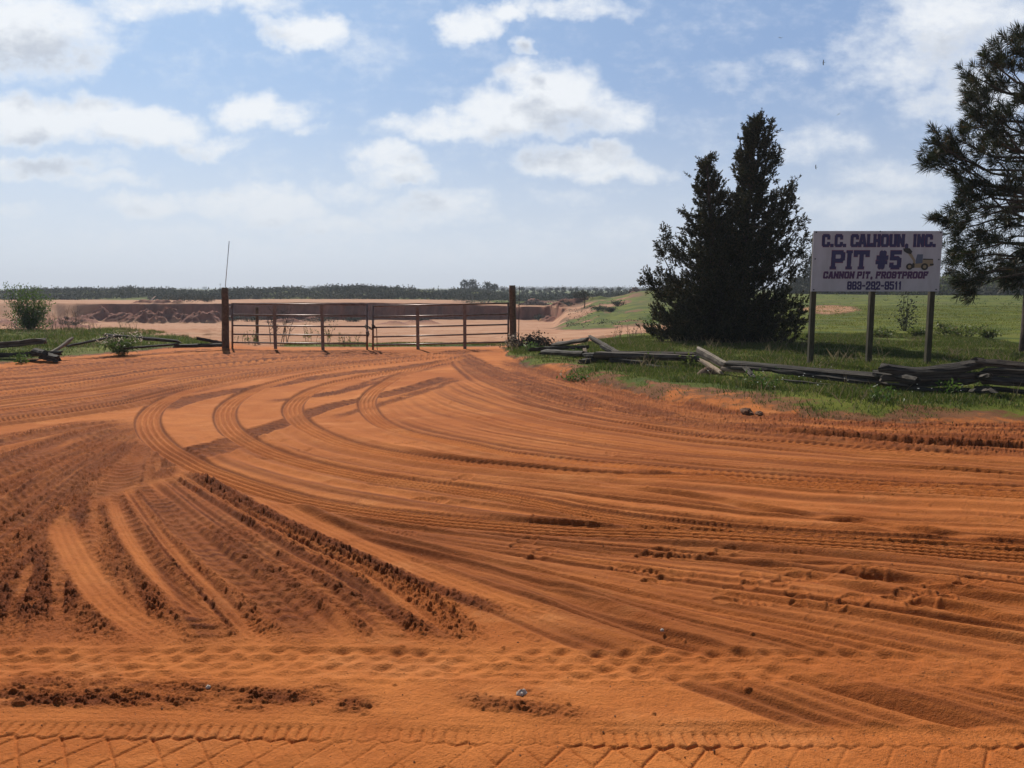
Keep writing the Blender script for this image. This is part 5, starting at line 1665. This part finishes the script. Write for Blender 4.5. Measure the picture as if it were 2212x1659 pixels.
for (px, py, rad) in clumps:
    Yc = PY + rp.uniform(-.9, .9)
    px = px + .09 * (2215 - px)
    c = P(px, py, Yc) - pb
    zz = max(.9, c.z - rp.uniform(.2, .9)) if py < 430 else c.z + rp.uniform(.05, .5)
    t_ = zz / H_
    clump(c, rad * PY / FPX, (.25 * t_ * t_, 0, zz))
for k in range(24):                             # the side beyond the frame and behind
    a = rp.uniform(-1.2, 1.3); zz = rp.uniform(1.9, H_)
    rd = rp.uniform(.7, 2.2) * (1.15 - zz / H_ * .7)
    t_ = zz / H_
    clump((.25 + rd * math.cos(a), rd * math.sin(a), zz), .3, (.25 * t_ * t_, 0, zz - .4))
limbs.build('limbs', BARK, pine, True)
ps, ds, ls = np.vstack(ps), np.vstack(ds), np.concatenate(ls)
obj('needles', leaves_mesh('needles', ps, ds, ls, .015, PINELEAF, rp), pine)

# ------------------------------------------------------------------ trees and shrubs farther away
def far_tree(name, label, px, Y, h, w, seed, mat=FARLEAF, trunk_h=.3, group=None, nclump=26, nleaf=26, leaf=.3, base=None, bark=BARK, cat='tree', flat=1.0, parts=True):
    rr_ = np.random.default_rng(seed)
    x = U(px) * Y; z = zg(x, Y) if base is None else base
    t = thing(name, label, cat, (x, Y, z), group)
    m_ = MB()
    m_.tube([(0, 0, -.2), (.02 * h, 0, h * trunk_h), (0, 0, h * .75)], [.035 * h, .028 * h, .01 * h], 6)
    ps_, ds_ = [], []
    for k in range(nclump):
        a = rr_.uniform(0, 6.28); q = math.sqrt(rr_.random()); v_ = rr_.uniform(trunk_h, 1.0)
        prof = math.sin(math.pi * min(1, .18 + .82 * (v_ - trunk_h) / (1 - trunk_h))) ** .6
        c = np.array([w * .5 * q * prof * math.cos(a), w * .5 * q * prof * math.sin(a), h * v_ * .96])
        if k % 2 == 0: m_.tube([(0, 0, h * trunk_h * .8), tuple(c * [.5, .5, .8]), tuple(c)], [.012 * h, .008 * h, .003 * h], 4, False)
        p = c + rr_.normal(size=(nleaf, 3)) * [w * .12, w * .12, h * .07 * flat]
        ps_.append(p); ds_.append(rr_.normal(size=(nleaf, 3)))
    m_.build('trunk', bark, t, True)
    ps_ = np.vstack(ps_); ps_[:, 2] = np.maximum(ps_[:, 2], .02)
    obj('crown', leaves_mesh('crown', ps_, np.vstack(ds_), rr_.uniform(.7, 1.3, len(ps_)) * leaf, rr_.uniform(.7, 1.3, len(ps_)) * leaf * .6, mat, rr_), t)
    return t


def shrub(label, px, Y, h, w, seed, mat=SCRUBLEAF, group=None, leaf=None):
    rr_ = np.random.default_rng(seed)
    x = U(px) * Y; z = zg(x, Y)
    t = thing('shrub', label, 'shrub', (x, Y, z), group)
    leaf = leaf or max(.08, Y * .0017)
    st_s = fan_stems(12, h, w * .5, seed, .6)
    m_ = MB(); ps_ = []
    for q in st_s:
        m_.tube([(q[0] * .2, q[1] * .2, -.05), q], [.02 * h + .004, .004], 4, False)
        n = 42
        ps_.append(np.array(q) * rr_.uniform(.35, 1.02, n)[:, None] + rr_.normal(size=(n, 3)) * [w * .09, w * .09, h * .09])
    m_.build('stems', BARK, t, True)
    ps_ = np.vstack(ps_); ps_[:, 2] = np.maximum(ps_[:, 2], .02)
    obj('leaves', leaves_mesh('leaves', ps_, rr_.normal(size=(len(ps_), 3)) + [0, 0, .3], rr_.uniform(.6, 1.3, len(ps_)) * leaf, rr_.uniform(.4, .7, len(ps_)) * leaf, mat, rr_), t)
    return t


# trees on the mid ridge
def palm(label, px, Y, base, h, crown, seed):
    rr_ = np.random.default_rng(seed)
    t = thing('cabbage_palm', label, 'palm', (U(px) * Y, Y, base), 'palms on the ridge')
    m_ = MB(); m_.tube([(0, 0, -.3), (.05, 0, h * .5), (0, 0, h)], [.24, .2, .2], 7); m_.build('trunk', BARK, t, True)
    ps_, ds_ = [], []
    for k in range(60):
        d = norm(rr_.normal(size=3) + [0, 0, .25]); n = 9
        q = rr_.uniform(.45, 1.0, n)[:, None]
        ps_.append(np.array([0, 0, h]) + d * crown * q * .9 + np.array([0, 0, -.35]) * q * q * crown + rr_.normal(size=(n, 3)) * .12)
        ds_.append(d + rr_.normal(size=(n, 3)) * .5 + [0, 0, -.3])
    ps_ = np.vstack(ps_)
    obj('fronds', leaves_mesh('fronds', ps_, np.vstack(ds_), .55, .13, FARLEAF, rr_), t)


RIDGE_Y = 232.0
zt = lambda y, Y: CAM_H + (622 - y) / FPX * Y
palm('palm with a round head left of the open oak on the ridge', 1004, RIDGE_Y, zt(634, RIDGE_Y), zt(611, RIDGE_Y) - zt(634, RIDGE_Y), 1.15, 1)
palm('smaller palm right of the dense round oak on the ridge', 1069, RIDGE_Y, zt(638, RIDGE_Y), zt(620, RIDGE_Y) - zt(638, RIDGE_Y), .95, 2)
far_tree('oak_tree', 'open crowned oak beside the taller ridge palm', 1021, RIDGE_Y, zt(605, RIDGE_Y) - zt(634, RIDGE_Y), 3.7, 3, trunk_h=.25, nclump=40, nleaf=22, leaf=.40, base=zt(634, RIDGE_Y))
far_tree('oak_tree', 'dense round oak beside the smaller ridge palm', 1053, RIDGE_Y, zt(611, RIDGE_Y) - zt(637, RIDGE_Y), 3.9, 4, trunk_h=.2, nclump=44, nleaf=22, leaf=.36, base=zt(637, RIDGE_Y))


def bare_tree(label, px, Y, base, h, w, seed):
    rr_ = random.Random(seed)
    t = thing('bare_tree', label, 'tree', (U(px) * Y, Y, base), 'leafless trees on the horizon')
    m_ = MB()

    def grow(p, d, L, rad, lv):
        e = p + d * L
        m_.tube([p, (p + e) / 2 + Vector((rr_.uniform(-.08, .08), 0, rr_.uniform(0, .08))) * L, e], [rad, rad * .85, rad * .7], 5, False)
        if lv == 0: return
        for k in range(3):
            dd = Vector((d.x + rr_.uniform(-.75, .75) * w, d.y + rr_.uniform(-.5, .5), d.z + rr_.uniform(-.1, .35))).normalized()
            grow(e, dd, L * rr_.uniform(.6, .85), rad * .62, lv - 1)
    grow(Vector((0, 0, -.2)), Vector((0, 0, 1)), h * .28, .16, 4)
    m_.build('branches', plain_mat('bare_wood', (.12, .11, .10), .9), t, True)


bare_tree('leafless tree with a full spreading crown on the right horizon', 1180, 240, zt(640, 240), 3.3, 1.2, 2)
bare_tree('thin leaning leafless tree left of the full one on the right horizon', 1160, 242, zt(640, 242), 2.9, .9, 5)

# orchard row on the right horizon, a hedge of scrub in front
proto = None
rr_ = np.random.default_rng(5)
ORCH = 'orchard trees in a row on the horizon'
orchard_px = list(np.linspace(1086, 1428, 27))
for k, px in enumerate(orchard_px):
    Yk = 262 + rr_.uniform(-3, 3); x = U(px + rr_.uniform(-2, 2)) * Yk; z = zt(640, Yk)
    if proto is None:
        proto = far_tree('orchard_tree', 'small round dark tree in the even row along the right horizon', px, Yk, 2.75, 2.0, 60, trunk_h=.15, nclump=22, nleaf=18, leaf=.4, group=ORCH, base=z)
        kids = list(proto.children)
    else:
        c_ = proto.copy(); COL.objects.link(c_)
        sc_ = rr_.uniform(.8, 1.12)
        c_.location = (x, Yk, z); c_.rotation_euler = (0, 0, rr_.uniform(0, 6)); c_.scale = (sc_ * rr_.uniform(.9, 1.15), sc_, sc_)
        for q in kids:
            d_ = q.copy(); COL.objects.link(d_); d_.parent = c_

# small lone tree and shrubs round the pit
far_tree('lone_tree', 'small lone tree with a bare forked trunk right of the pit wall', 1262, 92, 1.95, 1.75, 70, SCRUBLEAF, trunk_h=.55, nclump=22, nleaf=18, leaf=.17)
for lab, px, Y, h, w, sd in (('dark low shrub at the foot of the lone tree', 1296, 78, .55, 2.0, 1), ('second dark shrub on the green slope right of the lone tree', 1335, 82, .7, 1.7, 2), ('low shrub on the green slope below the second dark shrub', 1318, 76, .5, 1.0, 3),
                             ('greyish shrub on the pit rim right of the rubble pile', 1170, 108, .9, 2.4, 4), ('low green shrub between the rim shrub and the lone tree', 1222, 106, .8, 2.2, 5), ('small shrub behind the lone tree', 1245, 112, .8, 1.6, 6),
                             ('dark shrub band at the foot of the pit wall behind the short post', 545, 104, .9, 4.2, 7), ('dark shrub band in the middle of the pit wall foot', 690, 101, .8, 5.5, 8), ('small shrub on the mound left of the right gate brace', 912, 96, .45, 1.6, 9),
                             ('low shrub at the wall foot near the left gate post', 505, 106, .8, 2.8, 10), ('low shrub at the wall foot left of the gate chain', 760, 103, .6, 2.6, 11), ('scrubby green patch low on the pit bank at the far left', 40, 60, .7, 2.6, 12),
                             ('dark bush on the bank right of the tall bush', 150, 75, .9, 2.4, 13), ('wide dark bush mass on top of the pit wall at the left', 405, 128, 1.3, 6.5, 14), ('low dark bush on the pit rim behind the left gate post', 455, 126, 1.0, 4.0, 15)):
    shrub(lab, px, Y, h, w, sd)
# field on the right
t = leafy('young_sapling', 'thin young sapling alone in the green field behind the sign', 'sapling', on_ground(1955, 716), [(.05, 0, 1.6), (-.12, .05, 1.35), (.2, 0, 1.1), (.3, .1, .8), (-.25, 0, .9), (.42, .1, .5), (-.3, .1, .5), (.1, .1, .7)], 34, .11, SCRUBLEAF, STEM, seed=61, stem_r=.015, spread=.09)
for lab, px, py, h, w, sd in (('low dark green bush right of the right sign post', 2080, 728, .42, 1.5, 21), ('dark green bush left of the low one in the field', 2045, 724, .38, .9, 22), ('small dark bush at the right end of the field bushes', 2132, 732, .36, .7, 23),
                              ('small low green bush between two sign posts', 1905, 728, .25, 1.0, 24), ('small dark weed bush left of the right sign post', 1985, 727, .25, .6, 25)):
    b = on_ground(px, py)
    shrub(lab, 1106 + b.x / b.y * FPX, b.y, h, w, sd, BUSHLEAF, leaf=.09)

# trees behind the field on the right
TB = 'trees along the far side of the field'
for k, (lab, px, Y, h, w, mt) in enumerate((('tall dark tree behind the left edge of the sign', 1748, 130, 6.4, 3.2, FARLEAF), ('dark tree peeping out left of the cedar', 1447, 190, 4.6, 4.0, FARLEAF), ('lower leafy tree under the left end of the sign', 1722, 138, 2.9, 4.5, SCRUBLEAF),
                                           ('dark tree right of the sign behind the pine branches', 2048, 140, 4.4, 3.5, FARLEAF), ('bright green tree right of the sign below the dark one', 2040, 132, 3.0, 3.6, BUSHLEAF), ('broad leafy tree in the middle behind the pine', 2110, 140, 4.0, 5.5, SCRUBLEAF),
                                           ('tall leafy tree behind the pine trunk', 2190, 136, 5.4, 5.0, SCRUBLEAF), ('low bushy tree left of the pine trunk', 2155, 130, 2.8, 3.8, BUSHLEAF), ('leafy tree beyond the right photo edge', 2250, 134, 5.2, 5.0, SCRUBLEAF))):
    far_tree('field_tree', lab, px, Y, h, w, 200 + k, mt, trunk_h=.12, nclump=70, nleaf=40, leaf=.30, group=TB)
HB_ = 'bushes under the sign along the field edge'
for k, px in enumerate(np.linspace(1765, 2030, 12)):
    hh = (1.5, 1.9, 1.3, 1.7)[k % 4]
    far_tree('field_bush', ('yellow green', 'dark green', 'dull green', 'mid green')[k % 4] + ' bush just under the board edge, ' + ('left of the left post', 'beside the left post', 'right of the left post', 'a quarter along the board', 'left of the middle post',
             'beside the middle post', 'right of the middle post', 'past the middle post', 'three quarters along the board', 'left of the right post', 'beside the right post', 'right of the right post')[k],
             px, 126 + 4 * math.sin(k * 2.3), hh, 2.4, 300 + k, (BUSHLEAF, FARLEAF, SCRUBLEAF, BUSHLEAF)[k % 4], trunk_h=.08, nclump=22, nleaf=20, leaf=.24, group=HB_, cat='bush')

# rubble piles on the bench
for lab, px, Y, w, h, sd in (('dark rubble pile on the bench right of the gate post', 1098 + 55, 128, 2.3, .95, 1), ('small dark rubble heap far right on the bench', 1370, 150, 1.1, .7, 2), ('low rubble row at the far end of the bench', 1222, 165, 2.6, .6, 3)):
    rr2 = np.random.default_rng(sd)
    x = U(px) * Y; t = thing('rubble_pile', lab, 'rubble pile', (x, Y, zg(x, Y)))
    m_ = MB()
    for k in range(150):
        a = rr2.uniform(0, 6.28); q = rr2.random() ** .6
        rot = Matrix.Rotation(rr2.uniform(0, 3), 3, 'X') @ Matrix.Rotation(rr2.uniform(0, 3), 3, 'Z')
        m_.box((w * q * math.cos(a), w * .6 * q * math.sin(a), h * (1 - q) * rr2.uniform(.5, 1.0)), [rr2.uniform(.12, .4) for _ in range(3)], rot)
    tag(m_.build('rubble', plain_mat('rubble_earth', (.12, .07, .055), .95, 0, (.22, .14, .11), 2.0), t), None, None)

# ------------------------------------------------------------------ far ridge scrub
def scatter_scrub(name, label, cat, n, pxr, Yr, hs, mat, leafs, seed, per=11, mask=None):
    rr_ = np.random.default_rng(seed)
    px = rr_.uniform(*pxr, n); Y = rr_.uniform(*Yr, n); x = (px - 1106) / FPX * Y
    k = fbm(x * .10, Y * .08, 3, seed=seed) > .40
    if mask is not None: k = k & mask(px, Y)
    x, Y = x[k], Y[k]
    z = zbase(x, Y)
    h = rr_.uniform(*hs, len(x)) * (.5 + 1.1 * fbm(x * .12, Y * .12, 2, seed=seed + 1))
    c = np.stack([x, Y, z], 1)
    p = np.repeat(c, per, 0) + rr_.normal(size=(len(x) * per, 3)) * np.repeat(h, per)[:, None] * [.55, .5, .28] + np.stack([np.zeros(len(x) * per)] * 2 + [np.repeat(h, per) * .45], 1)
    L = np.repeat(h, per) * rr_.uniform(.25, .6, len(x) * per)
    o_ = obj(name, leaves_mesh(name, p, rr_.normal(size=p.shape) + [0, 0, .3], np.clip(L, leafs[0], leafs[1]), np.clip(L, leafs[0], leafs[1]) * .6, mat, rr_, tint=.15 + .85 * np.repeat(fbm(x * .07, Y * .05, 3, seed=seed + 2) * 1.6 - .3, per) + rr_.normal(size=len(p)) * .12))
    return tag(o_, label, cat, kind='stuff')


scatter_scrub('scrub', 'dark scrub covering the long ridge beyond the pit', 'scrub', 17000, (-250, 1085), (164, 236), (.25, 1.1), SCRUBLEAF, (.25, .6), 1, 11)
scatter_scrub('scrub', 'hedge-like scrub band below the orchard row on the right horizon', 'scrub', 5200, (1075, 1450), (165, 258), (.3, .95), FARLEAF, (.3, .65), 2, 12)
scatter_scrub('scrub', 'low bushes dotting the bench above the pit wall', 'scrub', 500, (980, 1330), (118, 225), (.15, .6), SCRUBLEAF, (.15, .4), 3, 9)
scatter_scrub('far_wood', 'thin band of woods far away on the horizon', 'woods', 5000, (1000, 2500), (900, 1100), (1.0, 3.6), FARLEAF, (1.2, 2.4), 4, 12)
scatter_scrub('scrub', 'dark low wood along the far side of the green field', 'woods', 1700, (1700, 2420), (126, 152), (.7, 2.3), SCRUBLEAF, (.2, .5), 5, 24)
scatter_scrub('scrub', 'small dark weeds dotted over the green hill', 'weeds', 900, (1225, 1600), (60, 112), (.10, .34), SCRUBLEAF, (.08, .25), 6, 9)
scatter_scrub('scrub', 'small dark weeds dotted over the field behind the sign', 'weeds', 420, (1700, 2260), (36, 108), (.06, .24), BUSHLEAF, (.06, .2), 7, 9)

# ------------------------------------------------------------------ things on the skyline
PALE = plain_mat('pale_paint', (.62, .64, .66), .6)
wt = thing('water_tower', 'tiny pale water tower on the skyline left of the gate chain', 'water tower', (U(704) * 1400, 1400, zt(632, 1400)))
m = MB(); hz = zt(620, 1400) - zt(632, 1400)
m.tube([(0, 0, hz - 1.5), (0, 0, hz - .6), (0, 0, hz + 1.2), (0, 0, hz + 2.6), (0, 0, hz + 3.4)], [.8, 2.6, 3.2, 2.6, .6], 12); m.build('tank', PALE, wt, True)
m = MB(); m.tube([(0, 0, 0), (0, 0, hz - 1.4)], .8, 8); m.build('stem', PALE, wt, True)
fm = thing('floodlight_mast', 'tiny mast with a wide head on the skyline beside the left gate post', 'mast', (U(480.5) * 900, 900, zt(632, 900)))
m = MB(); m.tube([(0, 0, 0), (0, 0, zt(615, 900) - zt(632, 900))], .22, 6); m.build('pole', PALE, fm, True)
m = MB(); m.tube([(0, 0, zt(616, 900) - zt(632, 900)), (0, 0, zt(613, 900) - zt(632, 900))], [.3, 1.3], 8); m.build('lamp_head', PALE, fm, True)
sb = thing('silo_block', 'tiny pale block building on the skyline left of the left gate post', 'building', (U(447) * 1200, 1200, zt(630, 1200)))
m = MB(); hh = zt(619.5, 1200) - zt(630, 1200); m.box((0, 0, hh / 2), (5.0, 5, hh)); m.build('wall', PALE, sb)
m = MB(); m.tube([(0, 0, hh), (0, 0, hh + .8)], [2.6, 1.2], 6); m.build('roof', PALE, sb)
# pale slanted sheet on the far bench
sh = thing('scrap_panel', 'small pale slanted panel lying at the foot of the far ridge', 'panel', (U(331) * 163, 163, zt(650, 163)))
m = MB(); m.add([(-.45, 0, .05), (.65, 0, .95), (.95, .1, 1.05), (-.1, .1, .05), (-.45, .06, .05), (.65, .06, .95), (.95, .16, 1.05), (-.1, .16, .05)],
                [(0, 3, 2, 1), (4, 5, 6, 7), (0, 1, 5, 4), (1, 2, 6, 5), (2, 3, 7, 6), (3, 0, 4, 7)]); m.build('sheet', plain_mat('white_sheet', (.75, .74, .72), .6), sh)
m = MB(); m.tube([(-.6, .3, 0), (-.5, .3, .9)], .08, 6); m.tube([(-.5, .3, .9), (.3, .3, .2)], .06, 6); m.build('frame', CHAIN, sh)


# ------------------------------------------------------------------ vultures
def vulture(label, px, py, Y, span, roll, pitch, yaw, dihedral):
    v, f = [], []
    # body: a tapered spindle along Y, wings along X with spread tips, fan tail
    secs = [(-.42, .02), (-.33, .05), (-.15, .10), (.05, .11), (.22, .07), (.30, .035), (.36, .03), (.40, .008)]
    n = 8
    for y, q in secs:
        for j in range(n): v.append((q * math.cos(2 * math.pi * j / n), y, q * .85 * math.sin(2 * math.pi * j / n)))
    for i in range(len(secs) - 1):
        for j in range(n): f.append((i * n + j, i * n + (j + 1) % n, (i + 1) * n + (j + 1) % n, (i + 1) * n + j))
    for s_ in (-1, 1):
        b0 = len(v)
        st_ = [(.06, .14, -.16), (.35, .20, -.20), (.62, .16, -.20), (.82, .08, -.16), (.98, -.02, -.12)]
        for x, le, te in st_:
            z = dihedral * x
            v += [(s_ * x, le, z + .012), (s_ * x, te, z + .012), (s_ * x, le, z - .012), (s_ * x, te, z - .012)]
        for i in range(len(st_) - 1):
            a, c = b0 + i * 4, b0 + i * 4 + 4
            f += [(a, a + 1, c + 1, c), (a + 2, c + 2, c + 3, a + 3), (a, c, c + 2, a + 2), (a + 1, a + 3, c + 3, c + 1)]
        f.append((b0 + 16, b0 + 17, b0 + 19, b0 + 18))
        for k in range(4):                           # fingered wing tips
            b1 = len(v); y0 = .00 - .035 * k; z = dihedral
            v += [(s_ * .95, y0, z), (s_ * .95, y0 - .025, z), (s_ * (1.12 - .03 * k), y0 - .02 - .03 * k, z + .03), (s_ * .95, y0 - .012, z - .01)]
            f += [(b1, b1 + 1, b1 + 2), (b1, b1 + 2, b1 + 3), (b1 + 1, b1 + 3, b1 + 2), (b1, b1 + 3, b1 + 1)]
    b0 = len(v); v += [(-.04, -.38, .01), (.04, -.38, .01), (.13, -.64, .01), (-.13, -.64, .01), (-.04, -.38, -.01), (.04, -.38, -.01), (.13, -.64, -.01), (-.13, -.64, -.01)]
    f += [(b0, b0 + 1, b0 + 2, b0 + 3), (b0 + 4, b0 + 7, b0 + 6, b0 + 5), (b0 + 2, b0 + 6, b0 + 7, b0 + 3), (b0, b0 + 3, b0 + 7, b0 + 4), (b0 + 1, b0 + 5, b0 + 6, b0 + 2)]
    o_ = obj('vulture', make_mesh('vulture', v, f, plain_mat('black_feathers', (.025, .023, .022), .8, 0, (.05, .046, .042), 6), False))
    o_.location = P(px, py, Y); o_.scale = (span / 2.1,) * 3
    o_.rotation_euler = (R(pitch), R(roll), R(yaw))
    return tag(o_, label, 'bird', 'vultures circling over the field')


vulture('highest vulture, gliding with wings in a shallow V', 1687, 82, 250, 1.75, -8, 5, 15, .34)
vulture('darkest vulture, banked with its wings upright', 1778.5, 135, 250, 1.75, 82, 10, 80, .12)
vulture('thin slanting vulture seen edge-on left of the big right cloud', 1811, 247, 270, 1.75, -38, 4, 5, .10)
vulture('lowest vulture, banked above the white sign', 1762, 361, 260, 1.7, 62, 15, 60, .18)

# ------------------------------------------------------------------ grass
rg_ = np.random.default_rng(91)


def grass_points(n, xr, yr):
    x = rg_.uniform(*xr, n); y = rg_.uniform(*yr, n)
    return x, y


def right_mask(x, y):
    nn = fbm(x * .9, y * .9, 4, .6, seed=8)
    d = y - right_edge(x) + 1.1 * (nn - .5)
    fe_ = np.interp(x, [.5, 1.6, 2.2, 3, 4, 40], [21.5, 22.5, 24, 26.5, 30, 90])
    return (d > 0) & (y < fe_) & (x > -.6), d


def left_mask(x, y):
    nn = fbm(x * .9, y * .9, 4, .6, seed=8)
    d = y - left_edge(x) + .8 * (nn - .5)
    fe_ = np.interp(x, [-30, -15, -13.5, -11.5, -9, -7.6], [31, 31, 30, 27, 23.5, 21])
    return (d > 0) & (y < fe_) & (x < -7.2), d


def grass(label, x, y, d, h0, h1, wd, seed, mat=GRASSLEAF, dens=.5):
    rr_ = np.random.default_rng(seed)
    pt = fbm(x * 1.3, y * 1.3, 4, .6, seed=seed)
    keep = rr_.random(len(x)) < np.clip(.12 + d * .8, .1, 1) * np.clip((pt - .25) * 3.0, .06, 1)
    x, y, pt, d = x[keep], y[keep], pt[keep], d[keep]
    z = zbase(x, y) - .01
    h = (h0 + (h1 - h0) * np.clip(pt * 1.7 - .35, 0, 1) * rr_.uniform(.4, 1.0, len(x))) * np.clip(.4 + d * .5, .4, 1)
    lean = rr_.normal(size=(len(x), 3)) * [.38, .38, 0] + [0, 0, 1]
    o_ = obj('grass', leaves_mesh('grass', np.stack([x, y, z], 1), lean, h, wd, mat, rr_, tint=rr_.random(len(x)) * .6 + .5 * fbm(x * .6, y * .6, 3, seed=seed + 3), shape='blade'))
    return tag(o_, label, 'grass', kind='stuff')


x, y = grass_points(340000, (-.4, 13.5), (9.2, 26))
k, d = right_mask(x, y); k &= np.abs(x / y) < .75
nn_ = fbm(x * .9, y * .9, 4, .6, seed=8)
k &= ~((x < 4.3) & (d < 1.9) & (rg_.random(len(x)) < .8 * (nn_ < .52)))
grass('green verge grass round the fallen rails and the sign', x[k], y[k], d[k], .04, .18, .011, 5)
x, y = grass_points(120000, (1.5, 42), (25, 62))
k, d = right_mask(x, y); k &= (np.abs(x / y) < .75) & (x / y > .11)
grass('longer grass of the green field behind the sign', x[k], y[k], d[k], .03, .13, .022, 6, FIELDGRASS)
x, y = grass_points(90000, (-22, -7), (16, 31.5))
k, d = left_mask(x, y); k &= np.abs(x / y) < .78
grass('bright green grass of the left verge', x[k], y[k], d[k], .05, .24, .013, 7)
x, y = grass_points(22000, (-6.8, 0), (22.8, 25.2))
grass('thin green grass strip just behind the gate', x, y, np.full(len(x), .6), .05, .2, .013, 8)
x, y = grass_points(26000, (-.4, 13), (9, 21))
k, d = right_mask(x, y + .45); k &= (d < .9)
grass('dry straw-coloured grass fringe along the edge of the sand', x[k], y[k], d[k] * .6, .03, .13, .009, 9, DRYLEAF)
x, y = grass_points(5200, (-.4, 13), (9, 22))
k, d = right_mask(x, y); k &= (fbm(x * .8, y * .8, 3, seed=44) > .5)
grass('tall dry stalks and weeds standing in the right verge', x[k], y[k], d[k], .16, .46, .008, 12, DRYLEAF)
x, y = grass_points(3000, (-20, -7.2), (16, 30))
k, d = left_mask(x, y); k &= (fbm(x * .8, y * .8, 3, seed=45) > .5)
grass('tall dry stalks standing in the left verge', x[k], y[k], d[k], .16, .42, .010, 13, DRYLEAF)
# loose grit on the sand
gx = rg_.uniform(-.75, .75, 2600); gy = 1 / rg_.uniform(1 / 12.0, 1 / 2.3, 2600) ; gx = gx * gy
kk = gy < right_edge(gx) - .1
gx, gy = gx[kk], gy[kk]
gz = zbase(gx, gy) + np.array([HHS(a, b) for a, b in zip(gx, gy)])
gs = .0012 * rg_.pareto(3.0, len(gx)) + .0016; gs = np.minimum(gs, .0055)
gv = np.array([[1, 0, 0], [0, 1, 0], [-1, 0, 0], [0, -1, 0], [0, 0, .8], [0, 0, -.6]])
gv = (gv[None] * (1 + rg_.uniform(-.35, .35, (len(gx), 6, 3)))) * gs[:, None, None] + np.stack([gx, gy, gz + gs * .3], 1)[:, None]
gf = np.array([[0, 1, 4], [1, 2, 4], [2, 3, 4], [3, 0, 4], [1, 0, 5], [2, 1, 5], [3, 2, 5], [0, 3, 5]])
gf = (gf[None] + (np.arange(len(gx)) * 6)[:, None, None]).reshape(-1, 3)
tag(obj('grit', make_mesh('grit', gv.reshape(-1, 3), gf, plain_mat('grit_stone', (.17, .060, .022), .9, 0, (.42, .22, .11), 3.0), False)), 'loose pebbles and crumbs of earth scattered on the sand', 'grit', kind='stuff')
# small white flowers in the verge
x, y = grass_points(260, (3, 9), (10.2, 14)); k, d = right_mask(x, y); k &= d > .5
p = np.stack([x[k], y[k], zbase(x[k], y[k]) + .14], 1)
tag(obj('wild_flowers', leaves_mesh('wild_flowers', np.repeat(p, 3, 0)[:180], rg_.normal(size=(len(p) * 3, 3))[:180] + [0, 0, .5], .015, .012, WHITEFLOWER, rg_)), 'tiny white wild flowers scattered in the right verge', 'flowers', kind='stuff')

# ------------------------------------------------------------------ air
HAZE = bpy.data.materials.new('haze'); HAZE.use_nodes = True
ht = NT(HAZE.node_tree)
for nd in list(ht.n): ht.n.remove(nd)
hv = ht.node('ShaderNodeVolumePrincipled')
hv.inputs['Color'].default_value = (.80, .88, 1.0, 1); hv.inputs['Density'].default_value = .00048; hv.inputs['Anisotropy'].default_value = .2
ho = ht.node('ShaderNodeOutputMaterial'); ht.l.new(hv.outputs[0], ho.inputs['Volume'])
m = MB(); m.box((0, 2900, 30), (9000, 6600, 120))
hz_ = m.build('haze', HAZE); hz_['kind'] = 'stuff'
